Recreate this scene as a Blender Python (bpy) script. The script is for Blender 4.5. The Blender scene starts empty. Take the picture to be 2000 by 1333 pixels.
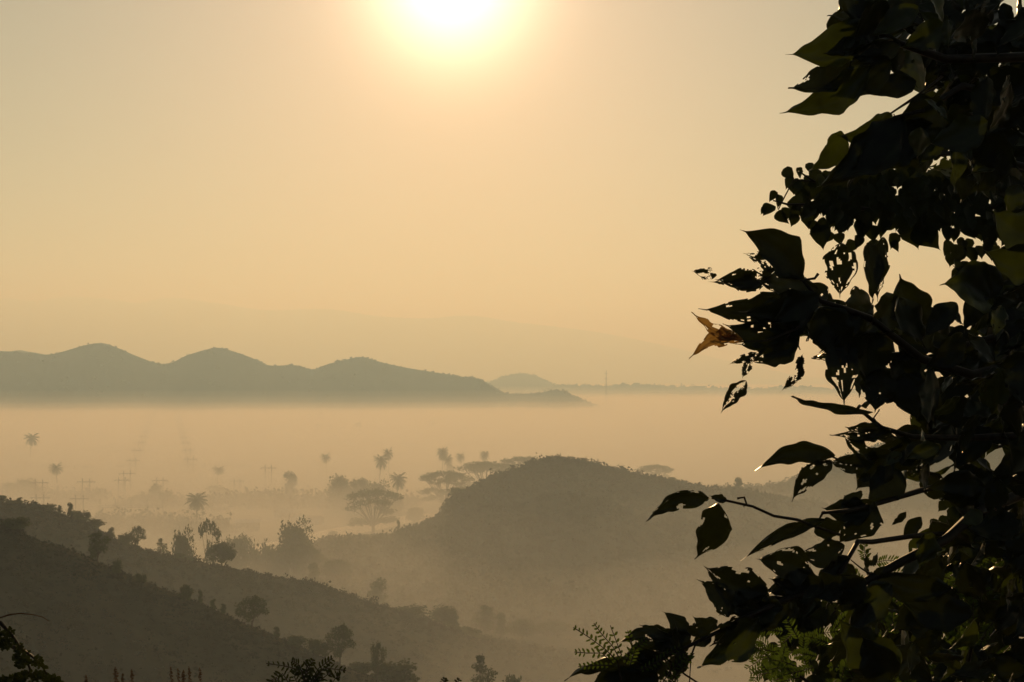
import bpy, math, random
import numpy as np
from mathutils import Vector, noise
R = math.radians
C = bpy.context.scene.collection
SC = bpy.context.scene
rng = np.random.default_rng(7)

# ---------------------------------------------------------------- camera
EYE = 85.0                    # the photographer's eye above the plain
F = 2778.0                    # focal length in photo pixels (50 mm on 36 mm)
HOR = 745.0                   # row of the horizon
cam = bpy.data.cameras.new('camera'); cam.lens = 50.0; cam.sensor_width = 36.0
cam.shift_y = (HOR - 666.5) / 2000.0
cam.clip_start = 0.05; cam.clip_end = 80000
cob = bpy.data.objects.new('camera', cam); C.objects.link(cob)
cob.location = (0, 0, EYE); cob.rotation_euler = (R(90), 0, 0)
SC.camera = cob

# ---------------------------------------------------------------- sky, sun, exposure
SUN_EL, SUN_AZ = R(15.6), R(-2.45)          # azimuth from +Y towards +X
SUN = Vector((math.sin(SUN_AZ) * math.cos(SUN_EL), math.cos(SUN_AZ) * math.cos(SUN_EL), math.sin(SUN_EL)))
SC.view_settings.view_transform = 'Standard'; SC.view_settings.look = 'None'
SC.view_settings.exposure = 0.24; SC.view_settings.gamma = 1.0
SC.cycles.use_denoising = True
SC.cycles.max_bounces = 6; SC.cycles.diffuse_bounces = 2; SC.cycles.glossy_bounces = 2
SC.cycles.transmission_bounces = 3; SC.cycles.transparent_max_bounces = 12; SC.cycles.volume_bounces = 2
SC.cycles.sample_clamp_indirect = 4.0

w = bpy.data.worlds.new('World'); SC.world = w; w.use_nodes = True
nt = w.node_tree; nt.nodes.clear()
def N(t, tree=None, **k):
    n = (tree or nt).nodes.new(t)
    for a, b in k.items(): setattr(n, a, b)
    return n
out = N('ShaderNodeOutputWorld'); bg = N('ShaderNodeBackground')
nt.links.new(bg.outputs[0], out.inputs[0])
sky = N('ShaderNodeTexSky', sky_type='NISHITA', sun_disc=False, sun_elevation=SUN_EL, sun_rotation=SUN_AZ,
        air_density=1.2, dust_density=3.0, ozone_density=1.0, altitude=80)
tc = N('ShaderNodeTexCoord')
dot = N('ShaderNodeVectorMath', operation='DOT_PRODUCT'); dot.inputs[1].default_value = SUN
nrm = N('ShaderNodeVectorMath', operation='NORMALIZE')
nt.links.new(tc.outputs['Generated'], nrm.inputs[0]); nt.links.new(nrm.outputs[0], dot.inputs[0])
ac = N('ShaderNodeMath', operation='ARCCOSINE'); nt.links.new(dot.outputs['Value'], ac.inputs[0])
BG = 0.05
bg.inputs['Strength'].default_value = BG
def scaled(sock, col, amp):
    m = N('ShaderNodeMix', data_type='RGBA', blend_type='MULTIPLY'); m.inputs[0].default_value = 1
    nt.links.new(sock, m.inputs[6]); m.inputs[7].default_value = (col[0]*amp, col[1]*amp, col[2]*amp, 1)
    return m.outputs[2]
def glow(wid, p, col, amp):                  # dust aureole round the sun
    a = N('ShaderNodeMath', operation='DIVIDE'); nt.links.new(ac.outputs[0], a.inputs[0]); a.inputs[1].default_value = R(wid)
    b = N('ShaderNodeMath', operation='POWER'); nt.links.new(a.outputs[0], b.inputs[0]); b.inputs[1].default_value = p
    c = N('ShaderNodeMath', operation='MULTIPLY'); nt.links.new(b.outputs[0], c.inputs[0]); c.inputs[1].default_value = -1
    e = N('ShaderNodeMath', operation='EXPONENT'); nt.links.new(c.outputs[0], e.inputs[0])
    return scaled(e.outputs[0], col, amp / BG)
def add(a, b):
    m = N('ShaderNodeMix', data_type='RGBA', blend_type='ADD'); m.inputs[0].default_value = 1
    nt.links.new(a, m.inputs[6]); nt.links.new(b, m.inputs[7]); return m.outputs[2]
col = scaled(sky.outputs[0], (0.17, 0.142, 0.215), 1.0)
GLOWS = [(9.0, 1.5, (1.0, .74, .26), .12), (5.6, 1.5, (1.0, .88, .56), .34), (2.35, 1.6, (1.0, 1.0, .95), 3.2)]
for g in GLOWS: col = add(col, glow(*g))
nt.links.new(col, bg.inputs['Color'])

ld = bpy.data.lights.new('sun', 'SUN'); ld.energy = 3.2; ld.angle = R(0.53); ld.color = (1.0, .83, .495)
so = bpy.data.objects.new('sun', ld); C.objects.link(so)
so.rotation_euler = SUN.to_track_quat('Z', 'Y').to_euler(); so.location = (0, 0, 400)

# ---------------------------------------------------------------- helpers
def W(px, py, D):
    """the place at distance D (along +Y) that the photo shows at pixel px, py"""
    return ((px - 1000) / F * D, D, EYE + (HOR - py) / F * D)
def ground_at(px, py):                       # where that pixel's ray meets the plain (z = 0)
    D = EYE * F / (py - HOR); return ((px - 1000) / F * D, D, 0.0)
def tag(o, label=None, cat=None, group=None, kind=None):
    for k, v in (('label', label), ('category', cat), ('group', group), ('kind', kind)):
        if v: o[k] = v
    return o
def empty(name, loc, rz=0, scale=1.0):
    o = bpy.data.objects.new(name, None); C.objects.link(o); o.location = loc
    o.rotation_euler = (0, 0, rz); o.scale = (scale,) * 3 if not isinstance(scale, tuple) else scale
    o.empty_display_size = .2
    return o
def mesh(name, V, Fc, mat, parent=None, smooth=False, mi=None):
    me = bpy.data.meshes.new(name)
    V = np.asarray(V, dtype=np.float64)
    if isinstance(Fc, np.ndarray):
        n, k = Fc.shape
        me.vertices.add(len(V)); me.vertices.foreach_set('co', V.astype(np.float32).ravel())
        me.loops.add(n * k); me.loops.foreach_set('vertex_index', Fc.astype(np.int32).ravel())
        me.polygons.add(n); me.polygons.foreach_set('loop_start', np.arange(0, n * k, k, dtype=np.int32))
        me.polygons.foreach_set('loop_total', np.full(n, k, dtype=np.int32))
        me.update(calc_edges=True); me.validate()
    else:
        me.from_pydata([tuple(v) for v in V], [], Fc); me.update()
    for m_ in (mat if isinstance(mat, list) else [mat]): me.materials.append(m_)
    if mi is not None: me.polygons.foreach_set('material_index', np.asarray(mi, dtype=np.int32))
    if smooth: me.polygons.foreach_set('use_smooth', np.ones(len(me.polygons), dtype=bool))
    o = bpy.data.objects.new(name, me); C.objects.link(o)
    if parent: o.parent = parent
    return o
def set_st(o, st):
    a = o.data.attributes.new('leaf_st', 'FLOAT_VECTOR', 'POINT'); a.data.foreach_set('vector', np.asarray(st, dtype=np.float32).ravel())
class MB:
    """collects shapes into one mesh"""
    def __init__(s): s.v = []; s.f = []; s.m = []; s.st = []
    def add(s, V, Fc, m=0):
        b = len(s.v); s.v += [tuple(p) for p in V]; s.f += [tuple(i + b for i in q) for q in Fc]; s.m += [m] * len(Fc)
    def box(s, c, d, rz=0):
        x, y, z = (a / 2 for a in d); cz, sz = math.cos(rz), math.sin(rz); V = []
        for sx, sy, sz_ in ((-1,-1,-1),(1,-1,-1),(1,1,-1),(-1,1,-1),(-1,-1,1),(1,-1,1),(1,1,1),(-1,1,1)):
            a, b = sx*x, sy*y; V.append((c[0]+a*cz-b*sz, c[1]+a*sz+b*cz, c[2]+sz_*z))
        s.add(V, [(0,3,2,1),(4,5,6,7),(0,1,5,4),(1,2,6,5),(2,3,7,6),(3,0,4,7)])
    def tube(s, pts, rad, n=6):
        """tapered limb along pts; rad one number or a list"""
        P = [Vector(p) for p in pts]; rs = rad if isinstance(rad, (list, tuple)) else [rad] * len(P)
        V = []; Fc = []; ref = Vector((.13, .21, .97))
        for i, p in enumerate(P):
            t = (P[min(i+1, len(P)-1)] - P[max(i-1, 0)]).normalized()
            if abs(t.dot(ref)) > .95: ref = Vector((.9, .3, .1))
            a = t.cross(ref).normalized(); b = t.cross(a)
            for k in range(n):
                th = 2*math.pi*k/n; V.append(p + a*math.cos(th)*rs[i] + b*math.sin(th)*rs[i])
        for i in range(len(P)-1):
            for k in range(n):
                k2 = (k+1) % n; Fc.append((i*n+k, i*n+k2, (i+1)*n+k2, (i+1)*n+k))
        Fc.append(tuple(range(n))[::-1]); Fc.append(tuple((len(P)-1)*n+k for k in range(n)))
        s.add(V, Fc)
    def build(s, name, mat, parent=None, smooth=False):
        o = mesh(name, s.v, s.f, mat, parent, smooth, s.m if isinstance(mat, list) else None)
        if s.st: set_st(o, s.st)
        return o

def material(name, c1, c2=None, scale=1.0, rough=.9, spec=.2, transl=None, bump=0, detail=4, obj=True):
    m = bpy.data.materials.new(name); m.use_nodes = True; t = m.node_tree
    p = t.nodes['Principled BSDF']; p.inputs['Roughness'].default_value = rough
    p.inputs['Specular IOR Level'].default_value = spec
    src = None
    if c2 is not None:
        tcn = t.nodes.new('ShaderNodeTexCoord'); nz = t.nodes.new('ShaderNodeTexNoise'); nz.inputs['Scale'].default_value = scale
        nz.inputs['Detail'].default_value = detail
        t.links.new(tcn.outputs['Object'], nz.inputs['Vector'])
        rp = t.nodes.new('ShaderNodeValToRGB'); rp.color_ramp.elements[0].position = .35; rp.color_ramp.elements[1].position = .65
        rp.color_ramp.elements[0].color = (*c1, 1); rp.color_ramp.elements[1].color = (*c2, 1)
        t.links.new(nz.outputs['Fac'], rp.inputs[0]); t.links.new(rp.outputs[0], p.inputs['Base Color']); src = rp.outputs[0]
        if bump:
            bn = t.nodes.new('ShaderNodeBump'); bn.inputs['Strength'].default_value = bump
            t.links.new(nz.outputs['Fac'], bn.inputs['Height']); t.links.new(bn.outputs[0], p.inputs['Normal'])
    else: p.inputs['Base Color'].default_value = (*c1, 1)
    if transl:
        tr = t.nodes.new('ShaderNodeBsdfTranslucent'); tr.inputs['Color'].default_value = (*transl[0], 1)
        mx = t.nodes.new('ShaderNodeMixShader'); mx.inputs[0].default_value = transl[1]
        t.links.new(p.outputs[0], mx.inputs[1]); t.links.new(tr.outputs[0], mx.inputs[2])
        t.links.new(mx.outputs[0], t.nodes['Material Output'].inputs['Surface'])
    return m
M = {}
M['hill_far'] = material('scrub_far', (.045, .055, .035), (.07, .07, .05), .01, spec=0)
M['hill'] = material('dry_scrub', (.024, .030, .018), (.036, .042, .025), .05, detail=8, spec=0)
M['hill_grass'] = material('dry_grass_slope', (.05, .052, .034), (.095, .082, .056), .12, detail=10, spec=0)
M['plain'] = material('fields', (.07, .075, .04), (.16, .13, .08), .006, detail=8)
M['leaf'] = material('foliage', (.035, .05, .02), (.06, .075, .03), .3, transl=((.10, .12, .03), .25))
M['bark'] = material('bark', (.05, .04, .03), (.10, .08, .06), 2.0)
M['road'] = material('pale_dirt', (.72, .62, .48), (.60, .50, .38), .05)

# ---------------------------------------------------------------- ground and hills
def fbm(x, y, s, o=4):
    v = 0; a = 1
    for k in range(o):
        v += a * noise.noise(Vector((x / s, y / s, 3.7 + k))); a *= .5; s *= .5
    return v
g = mesh('ground', [(-20000, -900, 0), (20000, -900, 0), (20000, 20000, 0), (-20000, 20000, 0)], [(0, 1, 2, 3)], M['plain'])
tag(g, kind='structure')

def catmull(P, t):
    n = len(P) - 1; t = min(max(t, 0), n - 1e-6); i = int(t); f = t - i
    p0, p1, p2, p3 = (P[max(i-1, 0)], P[i], P[i+1], P[min(i+2, n)])
    return [0.5*((2*b)+(-a+c)*f+(2*a-5*b+4*c-d)*f*f+(-a+3*b-3*c+d)*f**3) for a, b, c, d in zip(p0, p1, p2, p3)]
RIDGES = {}
def ridge(name, pts, front, back, mat, nu=200, nv=40, rough=1.0, rs=60, foot=-3, pf=1.15, pb=1.15):
    """a hill: its crest passes the world places given by (px, py, distance); it falls away before and behind"""
    P = [W(*p) for p in pts]; cr = [catmull(P, i/(nu-1)*(len(P)-1)) for i in range(nu)]
    V = []; vs = [(-(1-abs(k/nv*2-1)**1) if 0 else (k/nv*2-1)) for k in range(nv+1)]
    grid = np.zeros((nu, nv+1, 3))
    for i, (x, y, z) in enumerate(cr):
        for j, v in enumerate(vs):
            L = front if v < 0 else back; q = 1-abs(v)
            s = q**(pf if v < 0 else pb); hh = foot + (z-foot)*(s*.75+.25*q*q*(3-2*q))
            k = min(1, abs(v)*5)*min(1, q*4)
            hh += rough*fbm(x+v*31, y+v*L, rs)*k*3 + rough*.25*fbm(x, y+v*L, rs*.12)*(.15+k)
            grid[i, j] = (x + (x/y)*v*L, y + v*L, hh)
    V = grid.reshape(-1, 3); Fc = []
    w_ = nv+1
    a = np.arange(nu-1)[:, None]*w_+np.arange(nv)[None, :]
    Fc = np.stack([a, a+w_, a+w_+1, a+1], -1).reshape(-1, 4)
    o = mesh(name, V, Fc, mat, smooth=True); tag(o, kind='structure')
    RIDGES[o.name] = grid
    return o
FARPTS = [(-700,640),(-450,610),(-200,592),(0,583),(70,588),(130,580),(210,584),(270,592),(330,582),(420,592),(520,606),(640,604),(740,618),(830,622),(920,617),(1010,630),(1100,640),(1200,655),(1320,680),(1450,712),(1600,738),(1900,748),(2300,750)]
ridge('mountains', [(a, b, 18000) for a, b in FARPTS], 3500, 1900, M['hill_far'], 400, 24, 26, 1300)
FB = [(-500,700),(-300,690),(-120,680),(0,686),(50,689),(90,693),(120,688),(165,675),(200,671),(232,681),(262,694),(310,711),(335,709),(362,696),(400,684),(430,680),(468,691),(500,703),(525,714),(570,714),(590,717),(612,722),(640,712),(680,702),(708,698),(740,707),(790,718),(850,728),(900,736),(932,740),(958,754),(985,768),(1030,770),(1055,768),(1080,763),(1102,766),(1130,778),(1165,792),(1200,803),(1260,812)]
ridge('hills', [(a, b, 4000) for a, b in FB], 420, 900, M['hill_far'], 420, 30, 3.5, 160, foot=-2)
ridge('hills', [(-300,760,5600),(-100,720,5600),(20,687,5600),(60,688,5600),(140,700,5600),(230,690,5600),(262,697,5600),(300,708,5600),(360,722,5600),(520,760,5600)], 700, 900, M['hill_far'], 160, 20, 4, 300)
ridge('hills', [(880,775,7000),(930,757,7000),(958,747,7000),(985,736,7000),(1018,730,7000),(1050,737,7000),(1080,750,7000),(1112,759,7000),(1160,771,7000),(1220,778,7000)], 700, 700, M['hill_far'], 160, 16, 3, 300)
ridge('hills', [(940,776,6500),(1060,764,6500),(1100,757,6500),(1140,756,6500),(1185,757,6500),(1230,753,6500),(1300,756,6500),(1390,758,6500),(1480,761,6500),(1560,758,6500),(1640,762,6500),(1800,760,6500),(2000,766,6500),(2300,775,6500)], 500, 600, M['hill_far'], 260, 14, 3, 200)
# the wooded hill on the right and the shoulder behind it
R1 = [(420,1160,610),(500,1124,615),(560,1098,620),(610,1074,625),(655,1060,630),(700,1056,635),(760,1054,640),(790,1043,645),(830,1029,655),(862,1012,665),(880,984,672),(900,966,680),(925,958,685),(960,938,690),(1000,926,695),(1045,908,700),(1090,899,700),(1150,906,700),(1200,920,705),(1250,933,710),(1300,941,715),(1340,950,720),(1400,960,725),(1480,966,735),(1600,985,745),(1800,1010,760),(2100,1060,780),(2400,1100,800)]
ridge('wooded_hill', R1, 330, 150, M['hill'], 320, 60, 1.4, 70, foot=-3, pf=1.0, pb=1.2)
R2 = [(1300,985,900),(1400,965,900),(1480,957,900),(1540,948,900),(1580,926,900),(1640,906,900),(1700,882,900),(1760,864,900),(1850,850,900),(2000,842,900),(2200,850,900),(2500,900,900)]
ridge('wooded_hill', R2, 260, 200, M['hill'], 200, 40, 1.6, 80)
# near slopes on the left
L2 = [(-700,940,330),(-300,960,335),(-60,973,340),(0,980,340),(60,987,342),(110,1002,345),(160,1018,345),(205,1045,350),(250,1066,352),(300,1080,355),(380,1097,358),(470,1115,362),(530,1129,365),(600,1140,370),(650,1156,372),(720,1180,376),(790,1200,380),(850,1222,385),(920,1245,388),(1000,1262,390),(1080,1275,392),(1180,1300,395),(1300,1330,398),(1500,1375,402)]
ridge('hillside', L2, 130, 150, M['hill_grass'], 240, 50, .8, 30, foot=-2, pf=.9)
L1 = [(-900,930,205),(-500,965,206),(-200,990,208),(0,1016,210),(60,1052,211),(130,1072,212),(200,1102,213),(300,1143,214),(400,1183,215),(470,1216,216),(560,1252,217),(640,1290,218),(760,1335,220),(900,1370,220),(1200,1440,222)]
ridge('hillside', L1, 110, 120, M['hill_grass'], 240, 70, .5, 20, foot=-2, pf=.8)
# the slope the photographer stands on
cv = []; nx, ny = 60, 40
for i in range(nx):
    for j in range(ny):
        x = -60 + 120*i/(nx-1); y = -60 + 150*j/(ny-1)
        z = EYE - 1.65 - max(0, y-1.5)*.42 - max(0, y-12)*.35 - abs(x)*.03 + (0 if abs(y) > 30 else .12*noise.noise(Vector((x*.5, y*.5, 1))))
        z += max(0, x)*.1
        cv.append((x, y, max(z, -2)))
a = np.arange(nx-1)[:, None]*ny+np.arange(ny-1)[None, :]
o = mesh('near_slope_ground', cv, np.stack([a, a+ny, a+ny+1, a+1], -1).reshape(-1, 4), M['hill_grass'], smooth=True); tag(o, kind='structure')
# pale track across the plain
def strip(name, pts, wd, mat, z=.05):
    P = [Vector(p) for p in pts]; V = []
    for i, p in enumerate(P):
        t = (P[min(i+1, len(P)-1)]-P[max(i-1, 0)]).normalized(); s = Vector((-t.y, t.x, 0))
        ww = wd*(1+.15*math.sin(i*1.7)); V += [p+s*ww/2+Vector((0, 0, z)), p-s*ww/2+Vector((0, 0, z))]
    o = mesh(name, V, [(2*i, 2*i+1, 2*i+3, 2*i+2) for i in range(len(P)-1)], mat); return tag(o, kind='structure')
strip('road', [ground_at(*q) for q in ((480,1080),(540,1068),(580,1060),(620,1051),(660,1041),(700,1033),(740,1026),(770,1019),(800,1013),(840,1008),(900,1003),(1000,998))], 25, M['road'])
# ---------------------------------------------------------------- vegetation helpers
def leaf_quads(Cn, S, wd=.55, droop=0.0, r=rng):
    """one small diamond-shaped face per centre, at a random angle"""
    n = len(Cn); u = r.normal(size=(n, 3)); u[:, 2] *= (1-droop*.5); u /= np.linalg.norm(u, axis=1)[:, None]
    v = np.cross(u, r.normal(size=(n, 3))); v /= np.linalg.norm(v, axis=1)[:, None]
    S = np.asarray(S).reshape(-1, 1)
    V = np.stack([Cn-u*S*.5, Cn+v*S*wd*.5-u*S*.05, Cn+u*S*.5, Cn-v*S*wd*.5-u*S*.05], 1).reshape(-1, 3)
    return V, np.arange(4*n).reshape(n, 4)
def in_lobes(lobes, per, r=rng, shell=.55):
    """points inside ellipsoids (x,y,z,rx,ry,rz), gathered towards their skins"""
    out = []
    for (x, y, z, a, b, c) in lobes:
        d = r.normal(size=(per, 3)); d /= np.linalg.norm(d, axis=1)[:, None]
        q = (shell+(1-shell)*r.random(per)**.6)[:, None]*(.82+.36*r.random(per)[:, None])
        out.append(d*q*np.array([a, b, c])+np.array([x, y, z]))
    return np.concatenate(out)

def scatter_bushes(name, grid, n, rad, quads, qs, mat, crest=0.5, rows=None, seed=1, tall=1.0, kind='stuff'):
    """undergrowth over a slope: clumps of leaf faces standing on the surface of the hill mesh"""
    r = np.random.default_rng(seed); nu, nv, _ = grid.shape; Cs = []; Ss = []
    mid = (nv-1)//2
    for k in range(n):
        i = r.random()*(nu-1.001)
        if r.random() < crest: j = mid + r.normal()*nv*.025
        else: j = (rows[0]+(rows[1]-rows[0])*r.random())*(nv-1) if rows else r.random()*(nv-1.001)
        j = min(max(j, 0), nv-1.001); i0, j0 = int(i), int(j); fi, fj = i-i0, j-j0
        p = (grid[i0, j0]*(1-fi)+grid[i0+1, j0]*fi)*(1-fj)+(grid[i0, j0+1]*(1-fi)+grid[i0+1, j0+1]*fi)*fj
        R0 = rad*(.45+1.0*r.random()**2.2); h = R0*tall*(.6+.7*r.random())
        d = r.normal(size=(quads, 3)); d /= np.linalg.norm(d, axis=1)[:, None]; d[:, 2] = np.abs(d[:, 2])
        Cs.append(p+d*np.array([R0, R0, h])*(.5+.6*r.random((quads, 1)))); Ss.append(qs*(.5+r.random(quads))*(R0/rad)**.4)
    V, Fc = leaf_quads(np.concatenate(Cs), np.concatenate(Ss), .75, r=r)
    o = mesh(name, V, Fc, mat); return tag(o, kind=kind)
def visible(grid, lo=-150, hi=2150):
    px = 1000+grid[:, grid.shape[1]//2, 0]/grid[:, grid.shape[1]//2, 1]*F
    k = np.where((px > lo) & (px < hi))[0]; return grid[k[0]:k[-1]+1]
M['leaf_far'] = material('foliage_far', (.020, .026, .016), (.034, .040, .022), .05, spec=0)
M['leaf_dry'] = material('dry_foliage', (.03, .03, .017), (.052, .046, .028), .4, spec=0)
sc_ = lambda nm, *a, **k: scatter_bushes(nm, *a, **k)
sc_('woodland', visible(RIDGES['hills']), 900, 4.5, 12, 4, M['leaf_far'], crest=.7, rows=(.1, .5), seed=3)
sc_('woodland', visible(RIDGES['hills.002']), 160, 9, 10, 7, M['leaf_far'], crest=.9, rows=(.3, .5), seed=4)
sc_('woodland', visible(RIDGES['hills.003']), 700, 12, 10, 9, M['leaf_far'], crest=.9, rows=(.3, .5), seed=5)
sc_('woodland', visible(RIDGES['wooded_hill']), 8500, 2.4, 26, 1.2, M['leaf_far'], crest=.2, rows=(.0, .52), seed=6, tall=.9)
sc_('woodland', visible(RIDGES['wooded_hill.001']), 1500, 3.0, 26, 1.4, M['leaf_far'], crest=.4, rows=(.2, .52), seed=7, tall=1.2)
sc_('scrub', visible(RIDGES['hillside']), 7000, .85, 20, .42, M['leaf_dry'], crest=.22, rows=(.05, .54), seed=8, tall=1.1)
sc_('scrub', visible(RIDGES['hillside.001']), 9000, .42, 16, .24, M['leaf_dry'], crest=.2, rows=(.12, .52), seed=9, tall=1.1)

# ---------------------------------------------------------------- tree kinds (unit: metres, standing at the origin)
def crown_tree(name, h, w, lobes, leaf, per, trunk_r, mat=None, seed=0, bare=.25, lean=0):
    """lobes: (x, z, r) in units of width and height"""
    r = np.random.default_rng(seed); root = empty(name, (0, 0, 0)); L = []
    tb = MB(); fork = Vector((lean*w*.3, 0, h*bare))
    tb.tube([(0, 0, -1.2), (0, 0, h*bare*.5), fork], [trunk_r*1.35, trunk_r, trunk_r*.8], 7)
    for (x, z, q) in lobes:
        y = (r.random()-.5)*w*.45; c = Vector((x*w, y, z*h)); rr = q*w
        L.append((c.x, c.y, c.z, rr, rr, rr*.75))
        mid_ = fork.lerp(c, .5)+Vector(((r.random()-.5)*w*.08, (r.random()-.5)*w*.08, -abs(x)*h*.04))
        tb.tube([fork, mid_, c], [trunk_r*.6, trunk_r*.38, trunk_r*.15], 5)
        for k in range(3):
            e = c+Vector(r.normal(size=3))*rr*.55; tb.tube([c, c.lerp(e, .5)+Vector((0, 0, rr*.08)), e], [trunk_r*.15, trunk_r*.1, trunk_r*.04], 4)
    tb.build('trunk', M['bark'], root)
    P = in_lobes(L, per, r, .35); P = P+r.normal(size=P.shape)*w*.018
    V, Fc = leaf_quads(P, leaf*(.6+.8*r.random(len(P))), .6, r=r)
    mesh('crown', V, Fc, mat or M['leaf'], root)
    return root
def lobes_round(n, seed, spread=.30, q=(.19, .27), z=(.34, .86)):
    r = random.Random(seed); out = []
    for k in range(n):
        a = r.random()*2*math.pi; d = spread*math.sqrt(r.random()); zz = z[0]+(z[1]-z[0])*r.random()
        t = math.sqrt(max(.04, 1-((zz-z[0]-.12)/(z[1]-z[0]))**2)); out.append((math.cos(a)*d*t, zz, (q[0]*.55+(q[1]*1.1-q[0]*.55)*r.random())*(.55+.45*t)))
    return out
def palm(name, h, cr, n, seed, bend=.08):
    r = random.Random(seed); root = empty(name, (0, 0, 0)); tb = MB()
    pts = [(bend*h*(t**2), 0, -1+(h+1)*t) for t in (0, .2, .4, .6, .8, 1)]
    tb.tube(pts, [.26, .2, .17, .16, .15, .17], 7); tb.build('trunk', M['bark'], root)
    top = Vector(pts[-1]); fb = MB()
    for k in range(n):
        az = k*2.399+r.random()*.4; up = 1.3-2.2*((k+.5)/n)+r.uniform(-.12, .12); L = cr*r.uniform(.85, 1.1)
        d = Vector((math.cos(az), math.sin(az), 0)); P = []; pos = top.copy(); ang = up
        S = 11
        for s in range(S+1):
            P.append(pos.copy()); pos = pos+(d*math.cos(ang)+Vector((0, 0, 1))*math.sin(ang))*(L/S); ang -= .075+.06*(s/S)
        side = Vector((-d.y, d.x, 0))
        for s in range(S):
            a, b = P[s], P[s+1]; fb.add([a-side*.03, a+side*.03, b+side*.03, b-side*.03], [(0, 1, 2, 3)])
            wl = cr*.36*math.sin(math.pi*min(1, (s+1.5)/(S+1.5)))**.7
            for q in (0, .34, .67):
                c0 = a.lerp(b, q); c1 = a.lerp(b, q+.34); t = (b-a).normalized()
                for sg in (-1, 1):
                    tip = c1+side*sg*wl*.75+t*wl*.45+Vector((0, 0, -wl*(.35+.3*r.random())))
                    fb.add([c0, c1, tip], [(0, 1, 2)])
    for k in range(5):                      # nuts and dead sheaths under the fronds
        c = top+Vector((r.uniform(-.3, .3), r.uniform(-.3, .3), -.25-.3*r.random())); fb.tube([c, c+Vector((0, 0, -.32))], [.14, .12], 5)
    fb.build('crown', M['leaf'], root)
    return root
def rain_tree(name, h, w, seed, tiers=None):
    r = np.random.default_rng(seed); root = empty(name, (0, 0, 0)); tb = MB(); L = []
    fork = Vector((0, 0, h*.2)); tb.tube([(0, 0, -1.5), (0, 0, h*.1), fork], [w*.034, w*.026, w*.022], 9)
    n = 17
    for k in range(n):
        a = k*2.399+.5*r.random(); q = math.sqrt((k+.6)/n); rad = w*.40*q
        z = h*(.94-.17*q**2.6)-(.12*h if r.random() < .22 else 0)
        c = Vector((math.cos(a)*rad, math.sin(a)*rad, z)); a_ = w*(.12+.05*r.random())
        L.append((c.x, c.y, c.z, a_, a_, h*.075))
        m1 = fork.lerp(c, .45); m1.z -= h*.03*q
        tb.tube([fork, m1, c], [w*.012, w*.008, w*.003], 5)
        for j in range(4):
            e = c+Vector(r.normal(size=3)*np.array([a_*.6, a_*.6, h*.02])); tb.tube([m1.lerp(c, .6), e], [w*.004, w*.0015], 4)
    for k in range(11):                     # lower side tiers
        a = k*2.4+r.random(); q = .24+.15*r.random(); c = Vector((math.cos(a)*w*q, math.sin(a)*w*q, h*(.22+.36*r.random()))); a_ = w*(.10+.04*r.random())
        L.append((c.x, c.y, c.z, a_, a_, h*.06)); tb.tube([fork, fork.lerp(c, .5)+Vector((0, 0, h*.03)), c], [w*.009, w*.006, w*.002], 5)
    tb.build('trunk', M['bark'], root)
    P = in_lobes(L, 150, r, .2); V, Fc = leaf_quads(P, w*.032*(.6+.8*r.random(len(P))), .6, r=r)
    mesh('crown', V, Fc, M['leaf'], root)
    return root
def copy_tree(o, parent=None):
    c = o.copy(); C.objects.link(c); c.parent = parent
    for ch in [x for x in bpy.data.objects if x.parent == o]: copy_tree(ch, c)
    return c
def bare_tree(name, h, w, seed):
    r = random.Random(seed); root = empty(name, (0, 0, 0)); tb = MB()
    def br(p, d, L, rad, k):
        q = p+d*L; mdl = p.lerp(q, .5)+Vector((r.uniform(-1, 1), r.uniform(-1, 1), r.uniform(-.3, .6)))*L*.09
        tb.tube([p, mdl, q], [rad, rad*.8, rad*.55], 4)
        if k == 0: return
        for i in range(3):
            nd = (d+Vector((r.uniform(-.9, .9)*w/h*1.3, r.uniform(-.8, .8), r.uniform(-.15, .5)))).normalized(); br(q, nd, L*r.uniform(.55, .8), rad*.5, k-1)
    br(Vector((0, 0, -.5)), Vector((0, 0, 1)), h*.33, h*.018, 4)
    tb.build('branches', M['bark'], root)
    return root
_protos = {}
def make(kind, var):
    if kind == 'palm': return palm('palm_tree', 10, 3.4, (30, 26, 34)[var], 10+var, (.08, -.06, .02)[var])
    if kind == 'rain': return rain_tree('rain_tree', 10, 13, 20+var)
    if kind == 'bare': return bare_tree('bare_tree', 10, 12, 5+var)
    if kind == 'round': return crown_tree('round_tree', 10, 10, lobes_round(30, 30+var, .34), .62, 130, .28, seed=30+var, bare=.14)
    if kind == 'tall': return crown_tree('tall_tree', 10, 6, lobes_round(24, 40+var, .26, (.2, .32), (.16, .9)), .55, 130, .2, seed=40+var, bare=.15)
    if kind == 'open': return crown_tree('open_tree', 10, 9, [(-.28, .62, .22), (-.14, .82, .19), (.06, .68, .2), (.28, .72, .19), (.32, .5, .19), (0, .46, .2), (-.32, .44, .17), (.1, .88, .13), (-.1, .3, .17)][(var*2) % 2:], .55, 210, .2, seed=50+var, bare=.3, lean=.2)
    if kind == 'bush': return crown_tree('bush', 10, 13, lobes_round(26, 60+var, .40, (.14, .22), (.08, .72)), 1.0, 90, .25, seed=60+var, bare=.08)
    if kind == 'flat': return crown_tree('flat_topped_tree', 10, 8, [(-.30, .86, .14), (-.1, .92, .15), (.15, .88, .16), (.33, .80, .13), (.0, .62, .16), (-.1, .42, .2), (.1, .3, .24), (-.18, .2, .2), (.2, .48, .12)], .5, 130, .2, seed=70+var, bare=.2)
    if kind == 'conic': return crown_tree('pointed_tree', 10, 8, [(0, .9, .10), (-.06, .78, .15), (.08, .68, .2), (-.16, .56, .2), (.18, .5, .22), (0, .4, .26), (-.26, .32, .2), (.3, .28, .2), (0, .2, .25)], .5, 130, .2, seed=80+var, bare=.15)
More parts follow.
